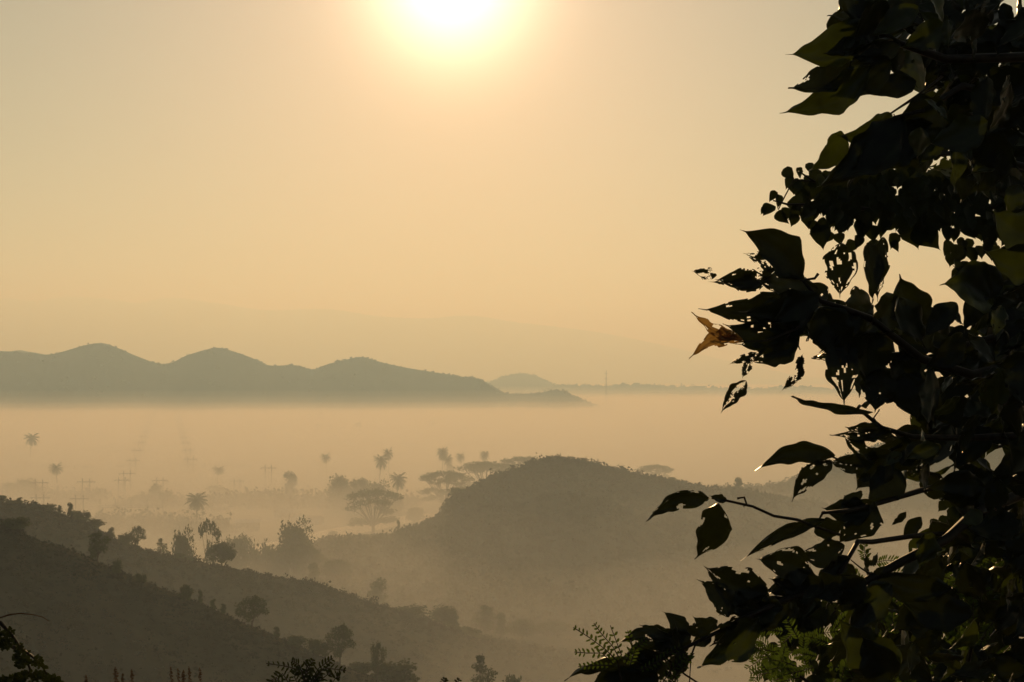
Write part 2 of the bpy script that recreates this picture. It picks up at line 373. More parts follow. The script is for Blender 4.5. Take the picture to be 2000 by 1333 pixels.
def terrain_z(x, y):
    z = 0.0
    for nm, gr in RIDGES.items():
        if not (nm.startswith('wooded') or nm.startswith('hillside')): continue
        d = (gr[:, :, 0]-x)**2+(gr[:, :, 1]-y)**2; k = np.unravel_index(np.argmin(d), d.shape)
        if d[k] < 100: z = max(z, gr[k][2])
    return z
def put(kind, px, base, top, wd, D, label, cat='tree', group=None, var=0, rz=None, name=None):
    """D None: stands on the plain where its foot is seen; else at that distance on its hill"""
    x, y, z = ground_at(px, base) if D is None else W(px, base, D)
    h = (base-top)/F*y; wm = wd/F*y
    if D is not None:                       # rooted in the slope, whatever the crest in front hides
        g = terrain_z(x, y); h += z-g; z = g
    key = (kind, var)
    if key in _protos: o = copy_tree(_protos[key])
    else: o = _protos[key] = make(kind, var)
    base_w = {'palm': 5.6, 'rain': 13, 'round': 9.2, 'tall': 5.6, 'open': 8.5, 'bush': 12, 'flat': 7.5, 'conic': 7.2, 'bare': 12}[kind]
    s = h/10 if kind != 'palm' else h/11.2
    o.location = (x, y, z-.15); o.rotation_euler = (0, 0, rz if rz is not None else random.Random(px).uniform(-.5, .5))
    o.scale = (wm/base_w, wm/base_w, s)
    tag(o, label, cat, group)
    return o

sc_('woodland', visible(RIDGES['wooded_hill']), 300, 2.6, 34, 1.2, M['leaf_far'], crest=1, seed=16, tall=1.25)
sc_('scrub', visible(RIDGES['hillside']), 420, 1.3, 34, .55, M['leaf_dry'], crest=1, seed=18, tall=1.1)
# ---------------------------------------------------------------- trees one can tell apart
G1 = 'trees on the near left slopes'; G2 = 'trees on the misty plain'; G3 = 'coconut palms on the misty plain'; G4 = 'spreading rain trees below the wooded hill'
TREES = [
 # crest of the nearest slope
 ('bush', 30, 1052, 1006, 62, 209.5, 'dark leafy tree at the left frame edge on the nearest slope crest', 0, G1),
 ('open', 190, 1096, 1036, 46, 211.5, 'upright dark tree alone on the nearest slope crest above the arching twig', 0, G1),
 ('open', 492, 1224, 1160, 62, 216, 'airy dark tree halfway down the nearest slope edge with thin legs of trunk', 1, G1),
 ('bush', 275, 1135, 1111, 26, 213, 'small bush with a ragged top on the nearest slope edge below the upright dark tree', 1, G1),
 ('bush', 362, 1168, 1137, 30, 214, 'small twiggy bush leaning over the edge of the nearest slope', 2, G1),
 ('tall', 391, 1180, 1150, 11, 215, 'slim sapling on the nearest slope edge beside the leaning bush', 0, G1),
 ('tall', 416, 1192, 1166, 12, 215, 'short sapling on the nearest slope edge up from the airy dark tree', 1, G1),
 ('tall', 436, 1204, 1176, 14, 215, 'low leafy sapling just up the slope from the airy dark tree', 2, G1),
 ('bush', 228, 1114, 1088, 22, 212, 'low tuft of bush just right of the upright dark tree', 0, G1),
 ('tall', 540, 1246, 1222, 16, 217, 'small dark sapling below the airy dark tree on the falling edge', 0, G1),
 ('bush', 575, 1268, 1238, 50, 217, 'ragged bush low on the nearest slope edge left of the crooked tree', 2, G1),
 ('bush', 622, 1296, 1234, 50, 219, 'dense bush beside the crooked tree with a bare limb', 1, G1),
 ('open', 664, 1312, 1216, 56, 220, 'crooked tree with an open crown and one bare limb above the leaf spray', 0, G1),
 ('open', 737, 1330, 1250, 36, 222, 'slender dark tree with a knotted crown right of the crooked tree', 1, G1),
 ('bush', 772, 1362, 1284, 100, 224, 'broad dark bush at the bottom edge below the slender dark tree', 0, G1),
 ('bush', 700, 1346, 1290, 70, 224, 'low dark bush at the bottom edge just right of the leaf spray', 2, G1),
 ('bush', 852, 1376, 1316, 60, 226, 'small dark bush showing only its top at the bottom edge', 1, G1),
 ('conic', 942, 1378, 1276, 80, 230, 'dark pointed tree rising from the bottom edge in the mist', 0, G1),
 ('bush', 1000, 1382, 1308, 70, 238, 'dim bush beside the dark pointed tree at the bottom edge', 2, G1),
 ('bare', 1046, 1386, 1298, 66, 240, 'bare brushy tree with fine twigs at the bottom edge', 0, G1),
 # crest of the second slope
 ('tall', 4, 996, 966, 20, 340, 'leafy tree top at the left frame edge on the second slope', 0, G1),
 ('tall', 38, 1000, 969, 13, 341, 'thin spike of a tree on the second slope crest', 1, G1),
 ('bush', 24, 1000, 976, 44, 341, 'low bush on the second slope crest between the two left spikes', 2, G1),
 ('bush', 92, 1010, 982, 42, 343, 'wide low bush on the second slope crest', 0, G1),
 ('tall', 116, 1010, 985, 12, 345, 'short round-headed sapling on the second slope crest', 2, G1),
 ('tall', 137, 1016, 980, 13, 345, 'column-like tree standing above the second slope crest', 0, G1),
 ('bush', 158, 1024, 988, 46, 345, 'bush with a pointed right side where the second slope drops', 1, G1),
 ('bush', 184, 1042, 1010, 36, 348, 'dark bush just below the pointed bush on the second slope', 2, G1),
 ('tall', 217, 1056, 1027, 16, 351, 'lollipop shaped tree on the second slope behind the upright dark tree', 1, G1),
 ('bush', 243, 1068, 1038, 36, 352, 'low spreading bush right of the lollipop shaped tree', 0, G1),
 ('open', 268, 1072, 1025, 32, 356, 'loose two-headed tree on the second slope crest', 1, G1),
 ('conic', 314, 1088, 1048, 34, 380, 'small pointed tree in the dip of the second slope crest', 1, G1),
 ('round', 358, 1094, 1034, 50, 420, 'rounded tree left of the flat-topped tree', 0, G1),
 ('flat', 408, 1096, 1012, 46, 420, 'tall flat-topped tree with a hanging head above the second slope', 0, G1),
 ('round', 433, 1112, 1057, 64, 361, 'dense round tree standing alone on the grass of the second slope', 1, G1),
 ('bush', 350, 1100, 1078, 26, 357, 'small shrub on the second slope below the rounded tree', 2, G1),
 ('bush', 372, 1106, 1086, 24, 358, 'small shrub on the second slope left of the dense round tree', 1, G1),
 ('round', 465, 1090, 1040, 56, 560, 'pale round tree behind the dense round tree', 2, G1),
 ('bush', 510, 1096, 1046, 60, 560, 'grey bushy tree in the row behind the second slope', 0, G1),
 ('round', 578, 1098, 1016, 78, 560, 'broad domed tree tallest in the row left of the pale track', 0, G1),
 ('bush', 545, 1100, 1040, 50, 560, 'bushy tree at the left foot of the broad domed tree', 1, G1),
 ('tall', 586, 1098, 1036, 28, 560, 'dark upright tree in front of the broad domed tree', 2, G1),
 ('bush', 610, 1110, 1064, 50, 560, 'low tree at the near end of the pale track', 2, G1),
 ('tall', 612, 1160, 1098, 34, 520, 'dim rounded tree below the row in the misty hollow', 0, G1),
 ('round', 655, 1180, 1092, 60, 540, 'faint tree in the misty hollow below the wooded hill', 2, G1),
 ('tall', 738, 1194, 1122, 46, 470, 'tall faint tree standing in the misty hollow', 1, G1),
 ('round', 868, 1260, 1182, 60, 400, 'dim two-humped tree on the tail of the second slope', 1, G1),
 ('tall', 884, 1262, 1188, 26, 395, 'dark narrow tree on the tail of the second slope', 0, G1),
 ('tall', 948, 1276, 1178, 46, 430, 'faint tall tree in the mist at the tail of the second slope', 2, G1),
 ('tall', 978, 1276, 1196, 30, 420, 'faint narrow tree in the mist near the bottom of the valley', 0, G1),
 ('round', 1020, 1290, 1210, 60, 420, 'faint round tree in the mist near the bottom of the valley', 0, G1),
 ('round', 1075, 1300, 1214, 66, 430, 'faintest round tree at the right end of the misty valley row', 2, G1),
 ('bush', 800, 1222, 1180, 80, 385, 'low thicket on the tail of the second slope', 0, G1),
 ('bush', 915, 1282, 1216, 70, 392, 'broad dim bush between the narrow trees on the slope tail', 1, G1),
 # wooded hill
 ('tall', 1087, 912, 890, 22, 700, 'tree that makes the highest point of the wooded hill', 1, 'trees on the wooded hill crest'),
 ('tall', 1312, 958, 931, 24, 716, 'dark tree at the end of the wooded hill crest', 2, 'trees on the wooded hill crest'),
 ('tall', 1442, 972, 932, 24, 735, 'tall tree in the dip between the two wooded hills', 0, 'trees on the wooded hill crest'),
 ('bush', 1395, 968, 938, 22, 760, 'thin pale tree in the dip left of the tall tree', 1, 'trees on the wooded hill crest'),
 ('bush', 896, 978, 946, 40, 680, 'bushy tree where the wooded hill steepens', 1, 'trees on the wooded hill crest'),
 ('tall', 778, 1044, 1014, 8, 644, 'small column of a tree on the low shoulder of the wooded hill', 0, 'trees on the wooded hill crest'),
 ('bush', 700, 1076, 1046, 90, 634, 'low round-topped thicket at the left foot of the wooded hill', 2, 'trees on the wooded hill crest'),
 # the plain
 ('rain', 729, 1046, 955, 126, None, 'large rain tree with layered crown standing beside the pale track', 0, G4),
 ('rain', 868, 1000, 920, 116, None, 'rain tree with a ragged flat top left of the wooded hill', 1, G4),
 ('rain', 950, 976, 901, 132, None, 'wide rain tree with an arched top behind the wooded hill', 2, G4),
 ('rain', 1025, 962, 892, 122, None, 'rain tree farthest right in the row, just left of the wooded hilltop', 0, G4),
 ('rain', 1280, 962, 908, 84, None, 'pale rain tree seen over the right side of the wooded hill', 1, G4),
 ('palm', 59, 902, 851, 27, None, 'lone palm farthest left on the plain', 0, G3),
 ('palm', 112, 962, 909, 27, None, 'faint palm between the two left pylons', 1, G3),
 ('palm', 383, 1045, 969, 42, None, 'nearest palm with wide drooping fronds', 2, G3),
 ('palm', 424, 950, 914, 24, None, 'dim palm straight behind the nearest palm', 0, G3),
 ('palm', 638, 932, 889, 21, None, 'small lone palm right of the pylon by the tree row', 1, G3),
 ('palm', 741, 956, 893, 27, None, 'lower palm of the leaning pair', 0, G3),
 ('palm', 760, 936, 880, 20, None, 'upper palm of the leaning pair', 1, G3),
 ('palm', 864, 936, 879, 24, None, 'tallest palm in the group of three', 2, G3),
 ('palm', 872, 940, 892, 20, None, 'shaggy palm touching the tallest palm', 0, G3),
 ('palm', 901, 932, 888, 18, None, 'slim palm in the middle of the group of three', 1, G3),
 ('palm', 946, 930, 885, 19, None, 'palm above the arched rain tree', 2, G3),
 ('palm', 774, 1000, 929, 32, None, 'thick palm rising from bushes above the large rain tree', 0, G3),
 ('tall', 567, 976, 920, 32, None, 'loose grey tree at the left end of the tree row', 0, G2),
 ('round', 664, 996, 927, 52, None, 'rounded tree left of the leaning palms', 1, G2),
 ('round', 703, 998, 931, 34, None, 'bell shaped tree below the leaning palms', 2, G2),
 ('round', 740, 1000, 940, 54, None, 'wide faint tree behind the large rain tree', 0, G2),
 ('bush', 772, 1008, 948, 44, None, 'dense bush round the foot of the thick palm', 1, G2),
 ('round', 810, 1026, 990, 36, None, 'small round tree right of the large rain tree', 2, G2),
 ('bush', 800, 996, 966, 44, None, 'pale bush between the thick palm and the rain trees', 0, G2),
 ('round', 650, 1062, 1036, 26, None, 'small tree by the bend of the pale track', 1, G2),
 ('tall', 878, 940, 905, 24, None, 'leafy tree below the palm group', 2, G2),
 ('round', 699, 841, 825, 15, None, 'tiny round tree alone far out on the plain', 0, G2),
 ('round', 622, 840, 827, 14, None, 'tiny round tree left of the lone far tree', 1, G2),
 ('round', 645, 840, 830, 11, None, 'smallest round tree in the far field', 2, G2),
 ('round', 845, 836, 824, 13, None, 'tiny pale tree far out right of the lone far tree', 0, G2),
 ('round', 530, 840, 831, 20, None, 'low faint clump at the left end of the far field', 1, G2),
 ('round', 52, 968, 935, 46, None, 'faint round tree behind the leftmost pylon', 0, G2),
 ('round', 20, 970, 942, 40, None, 'faint low tree at the left frame edge on the plain', 1, G2),
 ('bush', 190, 975, 950, 34, None, 'flat faint bush right of the second pylon', 2, G2),
 ('round', 303, 985, 944, 28, None, 'dim round tree below the middle pylon', 1, G2),
 ('bush', 322, 992, 952, 36, None, 'dim bush beside the dim round tree', 0, G2),
 ('bush', 425, 968, 940, 40, None, 'dim mound of leaves below the dim palm', 1, G2),
]
for (k, px, b, t, wd, D, lab, var, grp) in TREES:
    put(k, px, b, t, wd, D, lab, 'palm' if k == 'palm' else ('bush' if k == 'bush' else 'tree'), grp, var)

# thickets on the plain that read as one mass
def thicket(pts, n, rad, seed, hgt=1.0, name='thicket'):
    r = np.random.default_rng(seed); Cs = []
    P = [Vector(ground_at(*q)) for q in pts]
    for k in range(n):
        t = r.random()*(len(P)-1); i = int(t); p = P[i].lerp(P[i+1], t-i); R0 = rad*(.5+r.random())
        c = np.array([p.x+r.normal()*rad*.6, p.y+r.normal()*rad*3, 0]); d = r.normal(size=(26, 3)); d /= np.linalg.norm(d, axis=1)[:, None]; d[:, 2] = abs(d[:, 2])
        Cs.append(c+d*np.array([R0, R0, R0*hgt])*(.4+.7*r.random((26, 1))))
    V, Fc = leaf_quads(np.concatenate(Cs), rad*.42*(.6+r.random(26*n)), .7, r=r)
    tag(mesh(name, V, Fc, M['leaf_far']), kind='stuff')
thicket([(420, 990), (500, 985), (560, 985), (640, 990), (720, 992), (800, 992)], 300, 5.2, 1, 1.5)
thicket([(130, 1042), (190, 1036), (260, 1030), (330, 1036), (380, 1044), (440, 1050)], 300, 4.6, 2, 1.7)
thicket([(240, 990), (300, 984), (360, 988), (430, 984)], 140, 4.6, 3, 1.2)
thicket([(440, 1100), (520, 1092), (600, 1092), (660, 1090), (720, 1085)], 170, 2.4, 4, 1.4)
thicket([(480, 838), (560, 836), (640, 838), (720, 838), (760, 840)], 60, 5, 5, .6)
thicket([(0, 968), (60, 970), (130, 974), (200, 980)], 120, 5, 6, 1.0)
thicket([(150, 880), (300, 876), (480, 872), (640, 868)], 60, 4.5, 7, .5)
thicket([(120, 842), (260, 840), (380, 843), (500, 840)], 90, 5, 11, .5)
thicket([(520, 872), (700, 868), (860, 872), (1010, 866)], 80, 4.5, 12, .5)
thicket([(20, 912), (160, 916), (330, 908), (500, 914)], 70, 4, 13, .6)
thicket([(1330, 975), (1400, 962), (1480, 960), (1560, 958)], 80, 4.5, 8, .8)

# ---------------------------------------------------------------- power line, gantry, mast, buildings
M['steel'] = material('weathered_steel', (.10, .10, .10), (.16, .15, .14), 1.5, rough=.6)
M['tin'] = material('tin_roof', (.45, .42, .38), (.30, .26, .22), .8, rough=.32, spec=.6)
M['wallp'] = material('plaster', (.35, .31, .26), (.25, .21, .17), .5)
def pylon():
    root = empty('power_pylon', (0, 0, 0))
    for s in (-1, 1):
        m_ = MB(); m_.tube([(s*2.6, 0, -.5), (s*2.6, 0, 17.5)], [.42, .32], 7); m_.build('post', M['steel'], root)
    m_ = MB(); m_.box((0, .3, 15.0), (13, .4, .6)); m_.build('crossarm', M['steel'], root)
    m_ = MB(); m_.tube([(-2.6, 0, 6), (2.6, 0, 14)], .09, 5); m_.tube([(2.6, 0, 6), (-2.6, 0, 14)], .09, 5); m_.build('brace', M['steel'], root)
    for x in (-5.8, 0, 5.8):
        m_ = MB(); m_.tube([(x, .25, 14.8), (x, .25, 13.4)], [.05, .14], 6); m_.tube([(x, .25, 14.5), (x, .25, 14.1)], [.2, .2], 6); m_.build('insulator', M['steel'], root)
    return root
PY = None
def put_pylon(x, y, rz, sc, label, group):
    global PY
    if PY is None: PY = o = pylon()
    else: o = copy_tree(PY)
    o.location = (x, y, 0); o.rotation_euler = (0, 0, rz); o.scale = (sc,)*3; tag(o, label, 'pylon', group)
for px, b, sc, lab in ((168, 984, 1, 'clear H-shaped pylon between the faint palm and the column-like tree'), (76, 986, 1, 'H-shaped pylon nearest the left frame edge'),
                       (524, 951, 1.0, 'clear H-shaped pylon left of the small lone palm'), (312, 976, .9, 'H-shaped pylon above the dim round tree'),
                       (238, 975, .9, 'H-shaped pylon at the near end of the left receding line'), (463, 972, .8, 'small H-shaped pylon left of the loose grey tree'),
                       (155, 1018, .9, 'low H-shaped pylon below the clear left pylon'), (78, 1016, .9, 'lower H-shaped pylon behind the second slope near the left edge')):
    x, y, z = ground_at(px, b); put_pylon(x, y, 0, sc, lab, 'H-shaped pylons standing apart on the plain')
words_ = ['nearest', 'second', 'third', 'fourth', 'fifth', 'sixth', 'seventh', 'eighth', 'ninth', 'tenth', 'eleventh', 'twelfth', 'thirteenth', 'fourteenth']
for nm, A, B in (('left', (248, 962), (303, 813)), ('right', (372, 928), (344, 813))):
    a, b = Vector(ground_at(*A)), Vector(ground_at(*B))
    for k in range(14):
        p = a.lerp(b, k/13); put_pylon(p.x, p.y, math.atan2(-(b.x-a.x), b.y-a.y), .95, f'{words_[k]} pylon from the near end of the {nm} receding line', f'pylons of the {nm} line receding into mist')
# switchyard gantry with small lamps
x, y, z = ground_at(256, 1018); t_ = y/F
g = empty('switchyard_gantry', (x, y, 0)); tag(g, 'long low steel gantry with tall posts behind the second slope', 'gantry')
for px in (195, 225, 256, 287, 318):
    m_ = MB(); m_.tube([((px-256)*t_, 0, -.3), ((px-256)*t_, 0, 13.5)], [.28, .2], 6); m_.build('post', M['steel'], g)
m_ = MB(); m_.box((0, .4, 8.3), (123*t_, .35, .4)); m_.box((0, .4, 9.4), (123*t_, .2, .25)); m_.build('beam', M['steel'], g)
for px in (206, 262, 310):
    m_ = MB(); m_.box(((px-256)*t_, 0, 10.2), (.9, .5, .45)); m_.build('floodlight', M['tin'], g)
# lattice mast far away
x, y, z = ground_at(1184, 797); g = empty('lattice_mast', (x, y, 0)); tag(g, 'tall thin lattice mast far off above the low ridge', 'mast')
m_ = MB(); H = (797-724)/F*y
for sx, sy in ((-1, -1), (1, -1), (1, 1), (-1, 1)): m_.tube([(sx*4, sy*4, 0), (sx*1.6, sy*1.6, H*.5), (sx*.4, sy*.4, H)], [.4, .32, .25], 4)
m_.build('leg_frame', M['steel'], g); m_ = MB()
for k in range(14):
    z0, z1 = H*k/14, H*(k+1)/14; f = lambda z: 4-(z/H)*3.6
    for sy in (-1, 1): m_.tube([(-f(z0), sy*f(z0), z0), (f(z1), sy*f(z1), z1)], .14, 4); m_.tube([(f(z0), sy*f(z0), z0), (-f(z1), sy*f(z1), z1)], .14, 4)
m_.build('brace', M['steel'], g)
for hz in (.62, .78, .92):
    m_ = MB(); m_.box((0, 0, H*hz), (13, .9, .9)); m_.build('crossarm', M['steel'], g)
# sheds
def shed(px, b, wd, dp, hw, hr, rz, label, name='shed', win=2):
    x, y, z = ground_at(px, b); g = empty(name, (x, y, 0), rz); tag(g, label, 'shed')
    m_ = MB(); m_.add([(-wd/2, -dp/2, 0), (wd/2, -dp/2, 0), (wd/2, dp/2, 0), (-wd/2, dp/2, 0), (-wd/2, -dp/2, hw), (wd/2, -dp/2, hw), (wd/2, dp/2, hw), (-wd/2, dp/2, hw), (-wd/2, 0, hr-.25), (wd/2, 0, hr-.25)],
                       [(0, 1, 5, 4), (2, 3, 7, 6), (1, 2, 6, 9, 5), (3, 0, 4, 8, 7), (3, 2, 1, 0)]); m_.build('wall', M['wallp'], g)
    e = .8; m_ = MB()
    for s in (-1, 1):
        m_.add([(-wd/2-e, s*(dp/2+e), hw-.35), (wd/2+e, s*(dp/2+e), hw-.35), (wd/2+e, 0, hr), (-wd/2-e, 0, hr), (-wd/2-e, s*(dp/2+e), hw-.47), (wd/2+e, s*(dp/2+e), hw-.47), (wd/2+e, 0, hr-.12), (-wd/2-e, 0, hr-.12)],
               [(0, 1, 2, 3), (7, 6, 5, 4), (0, 4, 5, 1), (1, 5, 6, 2), (3, 2, 6, 7), (0, 3, 7, 4)])
    m_.build('roof', M['tin'], g)
    for k in range(win):
        m_ = MB(); m_.box((-wd/2+wd*(k+.7)/(win+.4), -dp/2-.03, hw*.5), (1.2, .12, 1.1)); m_.build('window', M['steel'], g)
    m_ = MB(); m_.box((wd*.42, -dp/2-.03, 1.05), (1.1, .12, 2.1)); m_.build('door', M['bark'], g)
shed(556, 1010, 11, 8, 3.0, 5.2, R(24), 'small house with a glinting tin roof on the plain')
shed(603, 1024, 16, 9, 3.2, 5.0, R(-14), 'long low shed right of the house with the glinting roof')
shed(431, 997, 8, 6, 2.6, 4.0, 0, 'small hut right of the nearest palm', win=1)
shed(484, 1036, 13, 9, 5.0, 6.2, R(6), 'boxy two-storey building left of the glinting house', win=3)
shed(112, 1000, 16, 8, 3, 4.6, 0, 'faint long hut behind the left pylons')
# small water tank stand beside the nearest palm
x, y, z = ground_at(391, 1043); g = empty('tank_stand', (x, y, 0)); tag(g, 'open square stand with a platform right of the nearest palm', 'tank stand')
for sx, sy in ((-1, -1), (1, -1), (1, 1), (-1, 1)):
    m_ = MB(); m_.tube([(sx*1.7, sy*1.7, -.3), (sx*1.6, sy*1.6, 10.5)], [.14, .12], 5); m_.build('leg', M['steel'], g)
m_ = MB(); m_.box((0, 0, 7.3), (3.8, 3.8, .25)); m_.box((0, 0, 10.5), (3.9, 3.9, .2)); m_.build('platform', M['steel'], g)
# ---------------------------------------------------------------- foreground foliage
def leafmat(name, base, tr, fac, rough=.38, spec=.45):
    m = material(name, base, tuple(min(1, c*1.7) for c in base), 22, rough=rough, spec=spec, transl=(tr, fac), detail=3)
    # midrib and side veins let less light through
    t = m.node_tree; at = t.nodes.new('ShaderNodeAttribute'); at.attribute_name = 'leaf_st'
    sp = t.nodes.new('ShaderNodeSeparateXYZ'); t.links.new(at.outputs['Vector'], sp.inputs[0])
    def mt(op, a, b=None):
        n = t.nodes.new('ShaderNodeMath'); n.operation = op
        for i, q in enumerate((a, b)):
            if q is None: continue
            if isinstance(q, (int, float)): n.inputs[i].default_value = q
            else: t.links.new(q, n.inputs[i])
        return n.outputs[0]
    s_ = mt('ABSOLUTE', sp.outputs[1]); side = mt('ABSOLUTE', mt('SUBTRACT', mt('FRACT', mt('SUBTRACT', mt('MULTIPLY', sp.outputs[0], 8.0), mt('MULTIPLY', s_, 1.3))), .5))
    v = mt('MAXIMUM', mt('LESS_THAN', s_, .05), mt('LESS_THAN', side, .05)); nz = t.nodes.new('ShaderNodeTexNoise'); nz.inputs['Scale'].default_value = 9
    tcn = t.nodes.new('ShaderNodeTexCoord'); t.links.new(tcn.outputs['Object'], nz.inputs['Vector'])
    f = mt('MULTIPLY', mt('SUBTRACT', 1.0, mt('MULTIPLY', v, .6)), mt('MULTIPLY', nz.outputs['Fac'], 2*fac))
    mx = [n for n in t.nodes if n.type == 'MIX_SHADER'][0]; t.links.new(f, mx.inputs[0])
    return m
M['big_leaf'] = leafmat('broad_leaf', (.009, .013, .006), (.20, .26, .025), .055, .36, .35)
M['lit_leaf'] = leafmat('lit_broad_leaf', (.014, .022, .007), (.24, .32, .025), .15, .3, .5)  # sunlit copy of the broad leaf, light put into its colour and translucency
M['small_leaf'] = leafmat('small_leaf', (.014, .020, .008), (.18, .24, .03), .09, .5, .25)
M['fern'] = leafmat('feathery_leaf', (.025, .04, .012), (.24, .38, .05), .42, .6, .2)
M['dead_leaf'] = leafmat('withered_leaf', (.08, .045, .018), (.78, .47, .13), .68, .6, .2)
M['twig'] = material('twig', (.012, .010, .008), (.03, .022, .016), 30, rough=.5, spec=.3)
M['plume'] = material('seed_plume', (.09, .06, .045), (.05, .035, .025), 25, transl=((.2, .13, .09), .2))

def prof(t, kind):
    if kind == 'heart': return (math.sin(math.pi*min(1, t/.86)**.62)**.75 if t < .86 else 0)*.96+.04*(1-t)+(.03 if t < .98 else 0)
    if kind == 'oval': return math.sin(math.pi*t**.8)**.8
    a = max(0, math.sin(math.pi*min(1, t/.93)**.78))**.95                      # broad, ending in a drawn-out tip
    return max(a, .10*(1-t)/.2 if t > .8 else 0)
def leaf_into(mb, bx, by, tx, ty, wd, D, bend=0.0, eat=0.0, kind='broad', nt=14, ns=4, r=None, roll=None, dd=None, wavy=1.0, mi=0):
    """one leaf from its stalk end (bx,by) to its tip, D metres away, of real length and curl, with insect holes where eat > 0"""
    r = r or random; b = Vector(W(bx, by, D)); L2 = math.hypot(tx-bx, ty-by); dd = r.uniform(-.35, .35) if dd is None else dd
    e = Vector(W(tx, ty, D)); L = (e-b).length; e = e+Vector((0, dd*L, 0)); ax = (e-b)
    side = Vector((-(e.z-b.z), 0, e.x-b.x)).normalized(); nrm_ = ax.cross(side).normalized()
    roll = r.uniform(-.7, .7) if roll is None else roll
    s2 = side*math.cos(roll)+nrm_*math.sin(roll); n2 = ax.cross(s2).normalized(); wm = wd/F*D/(max(.45, math.cos(roll)) if abs(roll) < .8 else 1)
    fold = r.uniform(.1, .45); curl = r.uniform(-.25, .3); fq = r.uniform(3.5, 9); sd = r.uniform(0, 50); ph = r.uniform(0, 6); V = []
    for i in range(nt+1):
        t = .5-.5*math.cos(math.pi*i/nt); t = .65*t+.35*i/nt; w_ = wm*prof(t, kind)*.5; c = b+ax*t+side*(math.sin(math.pi*t)*bend*L)+n2*(curl*L*t*t)
        for j in range(-ns, ns+1):
            s = j/ns; q = w_*(1+.05*wavy*noise.noise(Vector((t*11, s*3, sd+5)))+.07*wavy*math.sin(t*19+ph+(2 if s > 0 else 0))+.16*wavy*noise.noise(Vector((t*7, s*2, sd))))
            V.append(c+s2*(s*q*math.cos(fold*abs(s)))+n2*(abs(s)*fold*q+.09*wavy*L*noise.noise(Vector((t*5+sd, s*2.2, 1)))*abs(s)+.012*L*math.sin(t*28)*abs(s)))
    Fc = []; k = 2*ns+1
    for i in range(nt):
        for j in range(2*ns):
            if eat > 0:
                t = (i+.5)/nt; s = (j+.5)/ns-1; v = noise.noise(Vector((t*fq+sd, s*.8*fq*wd/max(L2, 1), sd)))+.38*noise.noise(Vector((t*22, s*7+sd, 9)))+.25*abs(s)**4
                if v > .62-.62*eat: continue
            a = i*k+j; Fc.append((a, a+1, a+k+1, a+k))
    mb.add(V, Fc, mi)
def inside(poly, x, y):
    c = False; n = len(poly)
    for i in range(n):
        x1, y1 = poly[i]; x2, y2 = poly[(i+1) % n]
        if (y1 > y) != (y2 > y) and x < (x2-x1)*(y-y1)/(y2-y1)+x1: c = not c
    return c
def PT(*pts): return [W(*p) for p in pts]

# --- the broad-leaved tree on the right
x0, y0 = 2.62, 6.2
tree = empty('broadleaf_tree', (0, 0, 0)); tag(tree, 'broad-leaved tree in black silhouette filling the right side with ragged drooping leaves', 'tree')
tb = MB(); tb.tube([(x0+.3, y0+.1, 80.2), (x0+.15, y0, 82.5), (x0+.02, y0, 84.5), (x0+.1, y0-.1, 86.2), (x0+.25, y0, 88.2)], [.19, .15, .13, .11, .07], 12); tb.build('trunk', M['twig'], tree, True)
BR = [  # pixel x, y, distance; radius at start and end
 ([(2180,900,6.1),(2000,960,5.9),(1900,1010,5.6),(1850,1050,5.4),(1760,1100,5.3),(1690,1135,5.2),(1600,1152,5.1),(1540,1168,5.0),(1470,1202,4.9),(1372,1246,4.8),(1300,1284,4.75)], .026, .005),
 ([(2170,640,6.2),(2020,700,6.0),(1900,735,5.8),(1800,700,5.6),(1700,625,5.5),(1640,598,5.4),(1600,590,5.4),(1568,548,5.35)], .026, .006),
 ([(2170,560,6.2),(2000,640,6.1),(1880,678,6.0),(1780,660,5.9),(1742,655,5.8)], .02, .006),
 ([(2170,780,6.1),(1980,850,6.0),(1880,858,5.9),(1780,852,5.7),(1722,838,5.6),(1690,806,5.6),(1650,800,5.5)], .018, .005),
 ([(2190,60,6.2),(2000,110,5.9),(1850,118,5.7),(1760,85,5.6),(1690,52,5.5),(1640,60,5.4)], .026, .006),
 ([(2190,200,6.2),(2000,190,5.9),(1880,170,5.7),(1800,215,5.6),(1745,230,5.5)], .022, .006),
 ([(2180,330,6.2),(2020,330,6.0),(1900,300,5.8),(1820,300,5.6),(1740,310,5.5)], .02, .006),
 ([(1900,1015,5.6),(1850,1040,5.5),(1780,1050,5.3),(1700,1057,5.2),(1675,1060,5.1),(1655,1095,5.05),(1640,1120,5.0)], .011, .008),
 ([(1640,1045,5.1),(1600,1030,5.0),(1560,1018,4.9),(1510,1006,4.85),(1470,992,4.8),(1430,978,4.8),(1390,973,4.8)], .006, .004),
 ([(1452,990,4.8),(1457,984,4.8),(1456,974,4.8),(1440,974,4.8)], .003, .0045),
 ([(1700,1122,5.2),(1680,1108,5.15),(1662,1094,5.1)], .004, .002),
 ([(1372,1246,4.8),(1356,1258,4.78),(1352,1285,4.75),(1346,1345,4.7)], .0035, .003),
 ([(1310,1252,4.8),(1322,1268,4.79),(1332,1270,4.78)], .004, .004),
 ([(1270,1300,4.75),(1300,1284,4.75),(1340,1320,4.8),(1380,1345,4.8)], .004, .003),
 ([(1760,870,5.6),(1700,896,5.5),(1650,905,5.4),(1620,890,5.4)], .008, .003),
 ([(1720,838,5.6),(1705,815,5.6),(1718,800,5.6)], .004, .003),
 ([(1600,1015,5.1),(1605,1000,5.1),(1660,1000,5.2),(1720,980,5.4),(1800,960,5.6),(1920,930,5.9)], .004, .014),
 ([(1565,548,5.35),(1590,542,5.3),(1598,535,5.3)], .004, .006),
 ([(1590,600,5.4),(1555,640,5.3),(1500,668,5.2),(1450,668,5.1)], .006, .003),
 ([(1740,222,5.5),(1790,185,5.6),(1840,150,5.7)], .004, .006),
 ([(1735,225,5.5),(1770,200,5.6),(1830,170,5.7)], .003, .005),
]
